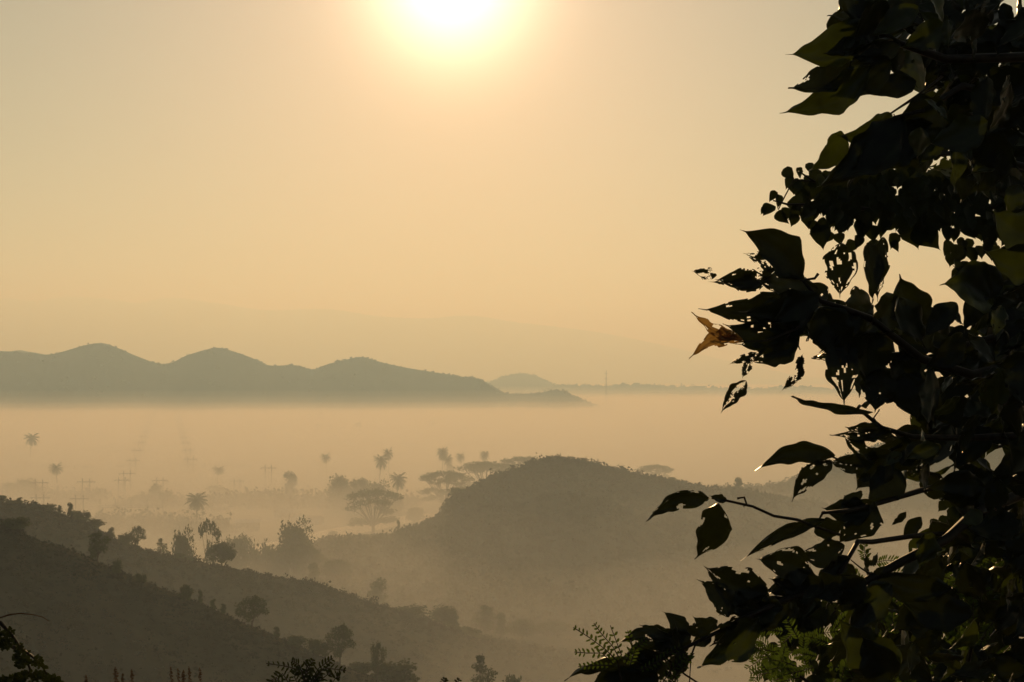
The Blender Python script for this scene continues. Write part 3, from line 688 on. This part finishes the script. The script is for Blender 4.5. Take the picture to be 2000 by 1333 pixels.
for pts, ra, rb in BR:
    P = PT(*pts); n = len(P); rs = [ra+(rb-ra)*i/(n-1) for i in range(n)]
    for i in range(1, n-1): P[i] = (P[i][0]+.004*math.sin(i*2.3), P[i][1], P[i][2]+.004*math.cos(i*3.1))
    m_ = MB(); m_.tube(P, rs, 7); m_.build('branch', M['twig'], tree, True)
rl = random.Random(11)
BIG = [  # stalk x,y, tip x,y, width, distance, bend, eaten
 (1566,546,1446,448,84,5.3,-.10,0),(1520,522,1386,548,44,5.35,.1,.62),(1512,530,1436,500,34,5.4,-.1,.75),(1400,538,1351,531,24,5.4,0,.6),
 (1500,548,1400,545,50,5.4,0,.35),(1560,575,1380,594,64,5.4,.1,.25),(1592,592,1438,612,92,5.35,.08,.1),(1596,566,1452,562,74,5.45,0,.1),(1550,640,1414,636,62,5.3,.1,.2),(1560,650,1440,668,60,5.4,.1,.15),
 (1560,668,1458,708,54,5.35,.05,.2),(1466,700,1444,742,22,5.2,0,.5),(1458,744,1404,806,36,5.2,-.05,.45),(1570,690,1528,770,38,5.3,.05,.72),(1480,690,1424,712,18,5.2,0,.5),
 (1705,806,1516,785,17,5.5,.02,0),(1642,474,1646,576,66,5.5,0,.42),(1694,474,1700,592,48,5.5,.02,.12),(1724,464,1706,594,44,5.6,-.05,.15),
 (1600,600,1660,700,84,5.4,0,.15),(1640,655,1640,792,74,5.4,0,.22),(1690,620,1610,690,80,5.5,0,.1),(1700,640,1690,760,90,5.5,0,.1),(1650,590,1600,660,70,5.5,0,.2),
 (1790,650,1750,542,96,5.6,0,0),(1940,600,1822,566,100,5.7,-.2,0),(1960,560,1860,520,84,5.7,.1,0),(2040,470,1944,408,90,5.2,.1,0),(2050,500,1926,490,80,5.2,.15,0),
 (1766,728,1788,824,72,5.5,0,0),(1720,720,1712,806,66,5.5,0,.1),(1740,690,1800,760,70,5.6,0,.1),(1740,840,1614,842,30,5.5,.05,.05),(1760,700,1830,640,70,5.7,0,.1),
 (1800,760,1730,770,60,5.6,0,0),(1745,785,1722,768,20,5.5,0,0),(1780,690,1742,702,26,5.6,0,.2),
 (1632,890,1474,917,46,5.4,-.12,0),(1706,908,1610,902,42,5.4,0,.25),(1625,900,1548,980,48,5.35,-.12,.3),(1712,900,1632,850,44,5.5,.05,.5),(1740,850,1640,840,40,5.6,0,.3),(1700,930,1668,938,22,5.5,0,.3),
 (1740,880,1680,960,80,5.5,0,0),(1760,920,1690,985,70,5.5,0,0),(1800,900,1712,870,70,5.6,0,0),
 (1387,974,1250,1010,42,4.8,-.12,.14),(1402,984,1362,1105,66,4.8,.10,.10),(1612,1014,1446,1096,30,4.95,-.06,.05),(1420,978,1380,970,18,4.8,0,0),
 (1706,978,1640,1068,82,5.3,0,.05),(1700,1000,1602,994,58,5.3,.05,0),(1670,990,1650,968,60,5.3,0,0),(1650,1066,1552,1082,52,5.1,.12,.05),(1590,1040,1650,1020,44,5.1,0,0),
 (1584,1116,1478,1090,74,5.05,-.05,.12),(1610,1150,1500,1130,70,5.05,0,.08),(1500,1160,1372,1106,84,4.95,.08,.42),(1424,1206,1364,1134,52,4.9,-.15,.2),(1500,1190,1420,1150,80,4.95,0,.15),(1530,1186,1424,1196,56,4.95,0,.05),
 (1482,1206,1358,1290,76,4.85,.08,.05),(1332,1256,1294,1196,38,4.8,-.2,0),(1402,1212,1328,1236,38,4.8,.08,.3),(1312,1246,1194,1256,30,4.75,-.12,.02),(1350,1240,1270,1262,44,4.8,0,.1),
 (1275,1308,1102,1330,34,4.7,-.14,.02),(1285,1300,1170,1320,60,4.75,0,0),(1280,1320,1190,1350,70,4.75,0,.05),(1990,40,1950,110,70,5.8,0,0),(2010,90,1960,40,70,5.8,0,0),(2020,70,1975,130,60,6,0,0),(1240,1290,1290,1350,50,4.75,0,0),(1300,1262,1215,1290,44,4.78,0,.1),(1320,1250,1250,1225,40,4.8,0,.1),(1290,1275,1240,1320,54,4.8,0,0),(1260,1300,1150,1345,60,4.76,0,0),(1540,1170,1450,1240,60,5.0,0,.1),(1470,1150,1400,1200,60,5.0,0,.1),(1590,1160,1500,1210,50,5.1,0,.1),(1560,1130,1490,1160,60,5.1,0,.1),(1312,1296,1320,1345,30,4.75,0,.4),
 (1690,1130,1632,1188,54,5.1,0,0),(1640,1110,1580,1170,50,5.1,0,0),(1670,1140,1640,1200,56,5.15,0,0),(1660,1090,1590,1112,40,5.05,.05,0),(1695,1110,1690,1082,12,5.15,0,0),(1698,1105,1722,1082,16,5.15,0,0),(1706,1122,1728,1106,14,5.15,0,0),
 (1740,1140,1640,1230,70,5.2,0,0),(1700,1180,1640,1240,60,5.2,0,0),(1860,1150,1690,1110,60,5.2,.1,0),(1900,1200,1760,1170,76,5.2,.1,0),(1820,1040,1790,1110,54,5.3,0,.05),(1760,1300,1640,1210,90,5.1,.12,0),(1740,1330,1680,1240,80,5.1,0,0),
 (1800,1010,1766,1056,30,5.5,0,0),(1770,1000,1744,1030,16,5.5,0,0),
 (1690,40,1528,112,78,5.4,.14,0),(1710,62,1588,124,48,5.45,.05,0),(1700,0,1650,40,60,5.5,0,0),(1720,10,1600,50,56,5.5,.1,0),(1700,128,1532,218,70,5.4,.10,0),(1660,118,1530,192,62,5.45,.08,.12),(1740,120,1610,180,80,5.5,.08,0),(1760,90,1640,110,80,5.55,0,0),(1790,160,1690,180,54,5.6,0,0),
 (1742,224,1632,268,66,5.5,.22,0),(1644,256,1586,334,58,5.5,.15,0),(1762,232,1600,356,88,5.45,.08,0),(1810,240,1660,330,86,5.5,.05,0),(1700,290,1600,362,56,5.5,.1,0),(1800,280,1740,330,60,5.5,0,0),(1850,210,1740,260,90,5.6,0,0),
 (1872,236,1846,378,46,5.4,.03,0),(1898,240,1880,330,56,5.5,0,0),(1840,250,1786,326,50,5.5,0,0),(1930,250,1910,330,50,5.5,0,0),(1890,330,1880,398,40,5.5,0,0),(1960,300,1910,380,50,5.5,0,0),(1990,360,1966,420,44,5.4,0,0),
]
LIT = {(2040,470),(2050,500),(1940,600),(1872,236),(1898,240),(1840,250),(1742,224),(1644,256),(1990,360),(1740,1140),(1760,1300),(1700,128),(1690,40),(1482,1206),(1820,1040),(1930,250)}  # hand-placed leaves that get the painted sunlit material
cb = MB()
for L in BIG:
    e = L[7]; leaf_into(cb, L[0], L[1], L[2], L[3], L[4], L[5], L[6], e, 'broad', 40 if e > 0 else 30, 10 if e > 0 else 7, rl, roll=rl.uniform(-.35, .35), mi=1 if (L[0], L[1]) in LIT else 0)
P1 = [(1665,0),(2010,0),(2010,470),(1950,400),(1900,390),(1840,330),(1760,330),(1650,330),(1680,290),(1790,240),(1780,200),(1860,160),(1780,165),(1640,150),(1640,60)]
P2 = [(1480,598),(1580,575),(1620,620),(1740,610),(1840,610),(2010,550),(2010,980),(1840,985),(1800,930),(1740,930),(1720,880),(1790,860),(1800,800),(1760,780),(1690,785),(1660,720),(1580,660),(1490,650)]
P3 = [(1850,980),(2010,960),(2010,1345),(1690,1345),(1600,1345),(1640,1250),(1730,1170),(1810,1100)]
GAPS = [[(1738,655),(1800,655),(1795,705),(1738,712)],[(1800,760),(1835,740),(1835,790)],[(1905,880),(1950,850),(1990,900),(1950,930)],[(1640,1290),(1680,1260),(1700,1300),(1660,1330)]]
for poly, n, (l0, l1) in ((P1, 200, (55, 130)), (P2, 225, (45, 125)), (P3, 165, (40, 120))):
    k = 0; xs = [p[0] for p in poly]; ys = [p[1] for p in poly]
    while k < n:
        x = rl.uniform(min(xs), max(xs)); y = rl.uniform(min(ys), max(ys))
        if not inside(poly, x, y): continue
        ln = rl.uniform(l0, l1); a = rl.gauss(2.2, .8); tx, ty = x+math.cos(a)*ln*.5, y+math.sin(a)*ln*.5; bx, by = x-math.cos(a)*ln*.5, y-math.sin(a)*ln*.5
        if not inside(poly, tx, ty) and rl.random() < .8: continue
        if any(inside(gp, x, y) or inside(gp, tx, ty) or inside(gp, bx, by) for gp in GAPS): continue
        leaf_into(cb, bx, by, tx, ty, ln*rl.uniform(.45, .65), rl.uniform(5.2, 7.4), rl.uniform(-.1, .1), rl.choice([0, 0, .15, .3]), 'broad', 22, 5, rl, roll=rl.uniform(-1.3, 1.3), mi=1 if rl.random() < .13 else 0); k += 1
LB = [(1700,1130),(1640,1146),(1600,1152),(1540,1168),(1470,1202),(1400,1232),(1340,1262),(1300,1284)]
for k in range(44):                        # shorter leaves crowding the low branch
    i = rl.randrange(len(LB)-1); q = rl.random(); x = LB[i][0]*(1-q)+LB[i+1][0]*q+rl.gauss(0, 6); y = LB[i][1]*(1-q)+LB[i+1][1]*q+rl.gauss(0, 6)
    a = rl.choice([rl.uniform(1.6, 3.4), rl.uniform(2.6, 4.6)]); ln = rl.uniform(34, 78); D = 4.8+(x-1300)/400*.4+rl.uniform(-.1, .15)
    leaf_into(cb, x, y, x+math.cos(a)*ln, y+math.sin(a)*ln, ln*rl.uniform(.4, .6), D, rl.uniform(-.2, .2), rl.choice([0, 0, .2, .4]), 'broad', 26, 6, rl, roll=rl.uniform(-1.1, 1.1))
cb.build('crown', [M['big_leaf'], M['lit_leaf']], tree, True)
for L in ((1452,668,1362,600,30,5.1,.12,.42),(1450,664,1346,690,34,5.1,-.14,.30),(1440,655,1384,660,24,5.1,.1,.5)):
    m_ = MB(); leaf_into(m_, *L[:6], L[6], L[7], 'broad', 34, 9, rl, roll=.55); o = m_.build('withered_leaf', M['dead_leaf'], tree, True); o['label'] = 'curled brown leaf glowing against the light'

# --- the small-leaved tree behind it
t2 = empty('small_leaved_tree', (0, 0, 0)); tag(t2, 'tree with small heart-shaped drooping leaves behind the upper broad leaves', 'tree')
tb = MB(); tb.tube([(4.1, 9.6, 79), (3.95, 9.4, 82), (3.9, 9.3, 85), (3.8, 9.2, 88.4)], [.22, .18, .14, .08], 10); tb.build('trunk', M['twig'], t2, True)
B2 = [([(2170,300,9.2),(2000,330,9),(1850,350,8.8),(1740,360,8.7),(1660,350,8.6),(1590,355,8.5),(1560,335,8.5)], .03, .004),
      ([(2160,420,9.2),(1980,400,9),(1880,410,8.9),(1780,405,8.8),(1700,410,8.7),(1620,400,8.6),(1540,400,8.5),(1510,392,8.5)], .026, .004),
      ([(1590,355,8.5),(1550,352,8.5),(1535,380,8.5),(1520,410,8.5)], .006, .003), ([(2100,900,9),(1990,860,8.9),(1930,880,8.8),(1880,870,8.8)], .02, .005),
      ([(2140,1100,9),(1950,1130,8.8),(1800,1180,8.6),(1640,1190,8.5),(1560,1180,8.4)], .02, .004), ([(1640,1190,8.5),(1560,1240,8.4),(1490,1290,8.3)], .008, .003)]
for pts, ra, rb in B2:
    P = PT(*pts); n = len(P); m_ = MB(); m_.tube(P, [ra+(rb-ra)*i/(n-1) for i in range(n)], 6); m_.build('branch', M['twig'], t2, True)
sb = MB()
def small(x, y, s, D):
    a = rl.gauss(1.62, .45); leaf_into(sb, x, y, x+math.cos(a)*s, y+math.sin(a)*s, s*rl.uniform(.6, .85), D, 0, 0, 'heart', 8, 2, rl, wavy=.5)
S1 = [(1540,352),(1600,335),(1660,320),(1760,318),(1900,330),(2010,400),(2010,470),(1900,445),(1840,425),(1780,425),(1700,415),(1640,432),(1585,405)]
S2 = [(1560,1160),(1700,1150),(1860,1120),(2010,1060),(2010,1340),(1560,1340),(1490,1290),(1530,1220)]
S3 = [(1840,470),(2010,430),(2010,1100),(1800,1100),(1830,980),(1900,900),(1880,700),(1900,560)]
for poly, n, s0, s1 in ((S1, 520, 24, 38), (S2, 380, 24, 44), (S3, 260, 24, 44)):
    k = 0; xs = [p[0] for p in poly]; ys = [p[1] for p in poly]
    while k < n:
        x = rl.uniform(min(xs), max(xs)); y = rl.uniform(min(ys), max(ys))
        if inside(poly, x, y) and not any(inside(gp, x, y) for gp in GAPS): small(x, y, rl.uniform(s0, s1), rl.uniform(8.1, 9.2)); k += 1
for (x, y, s) in ((1497,405,20),(1513,372,26),(1530,330,30),(1546,345,28),(1556,328,24),(1580,318,26),(1520,380,30),(1508,400,34),(1516,415,34),(1534,405,32),(1548,385,36),(1560,400,38),(1572,410,40),(1555,418,28),(1596,330,30),
                  (1600,440,52),(1614,430,44),(1660,425,46),(1672,430,50),(1690,425,40),(1704,440,34),(1722,425,44),(1736,430,30),(1748,435,28),(1776,432,58),(1790,440,66),(1800,430,56),(1815,445,30),(1838,432,30),(1850,440,40),(1866,445,30),(1884,440,36),(1876,478,34),(1892,482,40),(1912,480,30),(1760,420,34),
                  (1680,460,30),(1668,470,34),(1700,470,30),(1750,455,34),(1744,470,26),(1622,452,28),(1640,455,26),(1590,430,30),(1820,436,40)):
    small(x, y, s, 8.6)
for k in range(40):                        # hanging tips along the underside over the valley
    small(rl.uniform(1480, 1620), rl.uniform(1160, 1235)+0, rl.uniform(28, 44), 8.4)
sb.build('crown', M['small_leaf'], t2, True)

# --- feathery plants with paired leaflets
def spray(lb, sb_, pts, D, ll, lw, n, r, col=0):
    P = [Vector(W(x, y, D+.03*i)) for i, (x, y) in enumerate(pts)]; sb_.tube(P, [.0026]+[.0016]*(len(P)-1), 4)
    for k in range(n):
        t = (k+.4)/n*(len(P)-1); i = min(int(t), len(P)-2); p = P[i].lerp(P[i+1], t-i); d = (P[i+1]-P[i]).normalized()
        sd = Vector((-d.z, r.uniform(-.4, .4), d.x)).normalized(); f = .55+.55*math.sin(math.pi*(k+.6)/(n+.2))
        for sg in (-1, 1):
            if r.random() < .06: continue
            a = (sd*sg*.85+d*.55).normalized(); L = ll*f*r.uniform(.8, 1.1)/F*D; wq = Vector((-a.z, r.uniform(-.5, .5), a.x)).normalized()*(lw/F*D*.5*r.uniform(.6, 1.1))
            lb.add([p, p+a*L*.35+wq, p+a*L*.75+wq*.9, p+a*L, p+a*L*.75-wq*.9, p+a*L*.35-wq], [(0, 1, 2, 3, 4, 5)])
def feathery(label, sprays, foot, mat, seed, name='feathery_plant', leafpart='leaves'):
    r = random.Random(seed); lb, sb_ = MB(), MB(); g = empty(name, (0, 0, 0)); tag(g, label, 'plant')
    for (pts, D, ll, lw, n) in sprays: spray(lb, sb_, pts, D, ll, lw, n, r)
    for (pts, ra) in foot: sb_.tube([W(*p) for p in pts], [ra*(1-.6*i/(len(pts)-1)) for i in range(len(pts))], 6)
    sb_.build('stem', M['twig'], g); lb.build(leafpart, mat, g); return g
r5 = random.Random(5)
SPL = [([(1206,1292),(1184,1270),(1150,1245),(1120,1226)], 4.6, 12, 5, 12), ([(1212,1290),(1196,1262),(1176,1240),(1160,1218)], 4.6, 12, 5, 10), ([(1200,1300),(1176,1276),(1146,1276),(1122,1274)], 4.6, 13, 5, 9),
       ([(1214,1280),(1204,1254),(1192,1222)], 4.6, 11, 5, 5), ([(1230,1300),(1240,1270),(1262,1248)], 4.6, 14, 5, 9), ([(1220,1300),(1236,1262),(1226,1232)], 4.6, 12, 5, 7), ([(1190,1300),(1160,1300),(1130,1302)], 4.6, 11, 5, 7),
       ([(1250,1310),(1290,1290),(1330,1262)], 4.65, 13, 5, 11), ([(1290,1340),(1310,1310),(1340,1280)], 4.65, 13, 5, 9), ([(1300,1345),(1322,1318),(1356,1276)], 4.65, 12, 5, 8), ([(1336,1276),(1346,1290),(1312,1312)], 4.65, 12, 5, 6)]
feathery('small feathery sprig with paired leaflets at the lower left tip of the broad-leaved tree', SPL, [([(1240,1500,4.6),(1225,1400,4.6),(1206,1290,4.6)], .006), ([(1320,1500,4.7),(1300,1345,4.65)], .005)], M['fern'], 3)
SPR = []
for k in range(150):
    x = r5.uniform(1500, 1990); y = r5.uniform(1090, 1345)
    if y < 1345-(x-1480)*.62 and x < 1690 and y < 1230: continue
    a = r5.uniform(-2.9, -.2) if r5.random() < .6 else r5.uniform(2.2, 3.4); L = r5.uniform(40, 75)
    SPR.append(([(x, y), (x+math.cos(a)*L*.5, y+math.sin(a)*L*.5), (x+math.cos(a)*L+6, y+math.sin(a)*L+8)], r5.uniform(6.2, 7.6), 15, 4, 13))
for (x, y, a) in ((1462,1262,2.6),(1476,1290,2.4),(1490,1310,2.9),(1455,1242,-2.6),(1500,1330,2.0),(1440,1255,3.0),(1472,1320,1.9),(1520,1300,2.4),(1476,1275,3.3),(1560,1310,2.8),(1530,1330,3.0),(1450,1235,-1.3)):
    SPR.append(([(x+30, y-6), (x+8, y), (x+math.cos(a)*26, y+abs(math.sin(a))*26)], 6.4, 14, 4, 11))
feathery('green feathery shrub growing through the lower right of the broad-leaved tree', SPR,
         [([(1900,1700,7),(1850,1500,6.9),(1800,1340,6.8),(1750,1200,6.8)], .02), ([(1850,1500,6.9),(1650,1380,6.6),(1560,1320,6.5),(1470,1262,6.4)], .012), ([(1850,1500,6.9),(1900,1250,6.8),(1940,1120,6.8)], .014)], M['fern'], 4, 'feathery_shrub')
SPC = [([(600,1345),(590,1310),(560,1302),(520,1296)], 4.2, 11, 4, 12), ([(598,1340),(585,1300),(570,1290)], 4.2, 12, 4, 8), ([(600,1340),(600,1310),(612,1288)], 4.2, 13, 5, 9), ([(604,1340),(622,1306),(650,1286)], 4.2, 14, 5, 10),
       ([(606,1340),(632,1305),(676,1310)], 4.2, 13, 4, 10), ([(560,1345),(540,1325),(522,1340)], 4.2, 14, 5, 6), ([(570,1345),(552,1316),(528,1330)], 4.2, 14, 5, 8), ([(606,1345),(640,1318),(648,1312)], 4.2, 12, 4, 7),
       ([(600,1345),(612,1320),(606,1312)], 4.2, 14, 5, 7), ([(640,1350),(655,1325),(664,1320)], 4.25, 11, 6, 5), ([(585,1345),(575,1322),(580,1308)], 4.2, 13, 5, 7), ([(612,1350),(625,1325),(620,1316)], 4.2, 13, 5, 6), ([(592,1340),(600,1300),(596,1292)], 4.2, 12, 4, 7)]
feathery('dark leaf spray with narrow pointed leaflets poking up at the bottom edge', SPC, [([(620,1800,4.3),(610,1500,4.25),(600,1340,4.2)], .01), ([(640,1800,4.3),(570,1345,4.2)], .006)], M['small_leaf'], 6, 'leaf_spray')
SPT = [([(870,1360),(866,1334),(868,1324)], 5, 10, 5, 5), ([(895,1360),(893,1336),(897,1326)], 5, 10, 5, 4), ([(880,1360),(878,1338)], 5, 10, 5, 4)]
feathery('tiny dark leaf tips just showing at the bottom edge', SPT, [([(880,1800,5),(876,1360,5)], .006)], M['small_leaf'], 8, 'leaf_tip_plant')

# --- creeper with small round leaves in the lower left corner, and the arching twig over it
g = empty('creeper_shrub', (0, 0, 0)); tag(g, 'shrub with small round leaves in the lower left corner', 'shrub')
sb_, lb = MB(), MB(); r6 = random.Random(9)
ST = [[(-60,1500,3.9),(-70,1300,3.8),(-30,1210,3.7),(0,1216,3.6),(22,1240,3.6),(40,1266,3.6),(62,1282,3.6),(80,1298,3.6),(92,1318,3.6)], [(-60,1400,3.8),(0,1345,3.7),(50,1340,3.6),(110,1338,3.6)], [(30,1345,3.6),(60,1310,3.6),(50,1285,3.6)], [(40,1270,3.6),(20,1262,3.62),(-10,1255,3.65)]]
for pts in ST: sb_.tube([W(*p) for p in pts], [.007-.005*i/(len(pts)-1) for i in range(len(pts))], 6)
def rnd(x, y, s):
    a = r6.uniform(0, 6.3); leaf_into(lb, x, y, x+math.cos(a)*s, y+math.sin(a)*s, s*.8, 3.6+r6.uniform(-.12, .12), 0, 0, 'oval', 6, 2, r6, wavy=.3)
for (cx, cy, ax_, ay_, n) in ((4,1240,12,12,40),(8,1254,18,10,60),(42,1286,15,18,120),(36,1266,8,6,24),(70,1290,12,7,26),(82,1300,8,6,16),(50,1322,26,9,70),(20,1330,30,9,90),(84,1324,16,9,50),(104,1330,14,8,50),(112,1338,10,6,20),(12,1262,10,5,20),(20,1233,6,5,10),(74,1318,10,6,20)):
    for k in range(n):
        a = r6.uniform(0, 6.3); q = math.sqrt(r6.random()); rnd(cx+math.cos(a)*ax_*q, cy+math.sin(a)*ay_*q, r6.uniform(6, 9.5))
sb_.build('stem', M['twig'], g); lb.build('leaves', M['small_leaf'], g, True)
m_ = MB(); m_.tube([W(*p) for p in ((-80,1500,3.3),(-60,1300,3.2),(-20,1218,3.1),(0,1207,3.1),(20,1200.5,3.1),(42,1198.5,3.1),(65,1201,3.1),(84,1206,3.1),(95,1213.5,3.1))], [.004,.003,.0022,.0018,.0016,.0014,.0012,.001,.0006], 6)
tag(m_.build('arching_twig', material('reddish_twig', (.10, .05, .03)), smooth=True), 'thin bare twig arching over the lower left corner', 'twig')
# --- seed plumes of tall grass at the bottom edge
base_plume = None
for i, (px, top, lab) in enumerate(((168,1320,'faint seed plume farthest left at the bottom edge'),(225,1304,'tallest seed plume of the left group at the bottom edge'),(240,1316,'short seed plume in the middle of the left group'),(257,1308,'right seed plume of the left group'),
                        (333,1303,'slim seed plume at the left of the right group'),(347,1306,'second seed plume of the right group'),(358,1310,'third seed plume of the right group, low and thin'),(369,1303,'bushiest seed plume of the right group'),(390,1306,'seed plume standing apart at the right of the right group'))):
    D = 11.0
    if base_plume is None:
        o = base_plume = empty('seed_plume', (0, 0, 0)); m_ = MB(); m_.tube([(0, 0, -1.6), (.02, 0, -.7), (0, 0, -.03)], [.004, .003, .0015], 5); m_.build('stalk', M['plume'], o)
        rp_ = np.random.default_rng(5); n = 260; zz = -rp_.random(n)**.8*.42; rr = .006+.026*np.minimum(1, -zz/.15); an = rp_.random(n)*6.28
        V, Fc = leaf_quads(np.stack([np.cos(an)*rr*rp_.random(n), np.sin(an)*rr*rp_.random(n), zz], 1), .022*(.6+rp_.random(n)), .4, r=rp_); mesh('seed_head', V, Fc, M['plume'], o)
    else: o = copy_tree(base_plume)
    o.location = W(px, top, D); o.rotation_euler = (r6.uniform(-.06, .06), r6.uniform(-.08, .08), r6.uniform(0, 6)); o.scale = (r6.uniform(.75, 1.15),)*2+(1,)
    tag(o, lab, 'grass plume', 'seed plumes at the bottom edge')
# ---------------------------------------------------------------- air
def air(name, z0, z1, dens, color, ext=0, area=None, g=.37):
    x0, x1, y0, y1 = area or (-20500+ext, 20500-ext, -950+ext/10, 20500-ext)
    mb = MB(); mb.box(((x0+x1)/2, (y0+y1)/2, (z0+z1)/2), (x1-x0, y1-y0, z1-z0))
    m = bpy.data.materials.new(name); m.use_nodes = True; t = m.node_tree; t.nodes.clear()
    o = t.nodes.new('ShaderNodeOutputMaterial'); v = t.nodes.new('ShaderNodeVolumePrincipled')
    v.inputs['Color'].default_value = (*color, 1); v.inputs['Density'].default_value = dens
    v.inputs['Anisotropy'].default_value = g
    v.inputs['Absorption Color'].default_value = (1, 1, 1, 1)
    t.links.new(v.outputs[0], o.inputs['Volume'])
    return tag(mb.build(name, m), kind='stuff')
air('haze', -6, 1200, .0003, (.51, .74, 1.0))
air('mist', -5, 62, .0001, (.85, .94, 1.0), 20)
air('mist', -4.5, 47, .0002, (.9, .96, 1.0), 40)
air('mist', -4, 32, .0008, (.95, .98, 1.0), 60)
air('mist', -3.5, 18, .0036, (1, 1, 1), 80)
air('mist', -3, 75, .00038, (.85, .94, 1.0), area=(-900, 900, 42, 640))      # what has pooled in the near valley
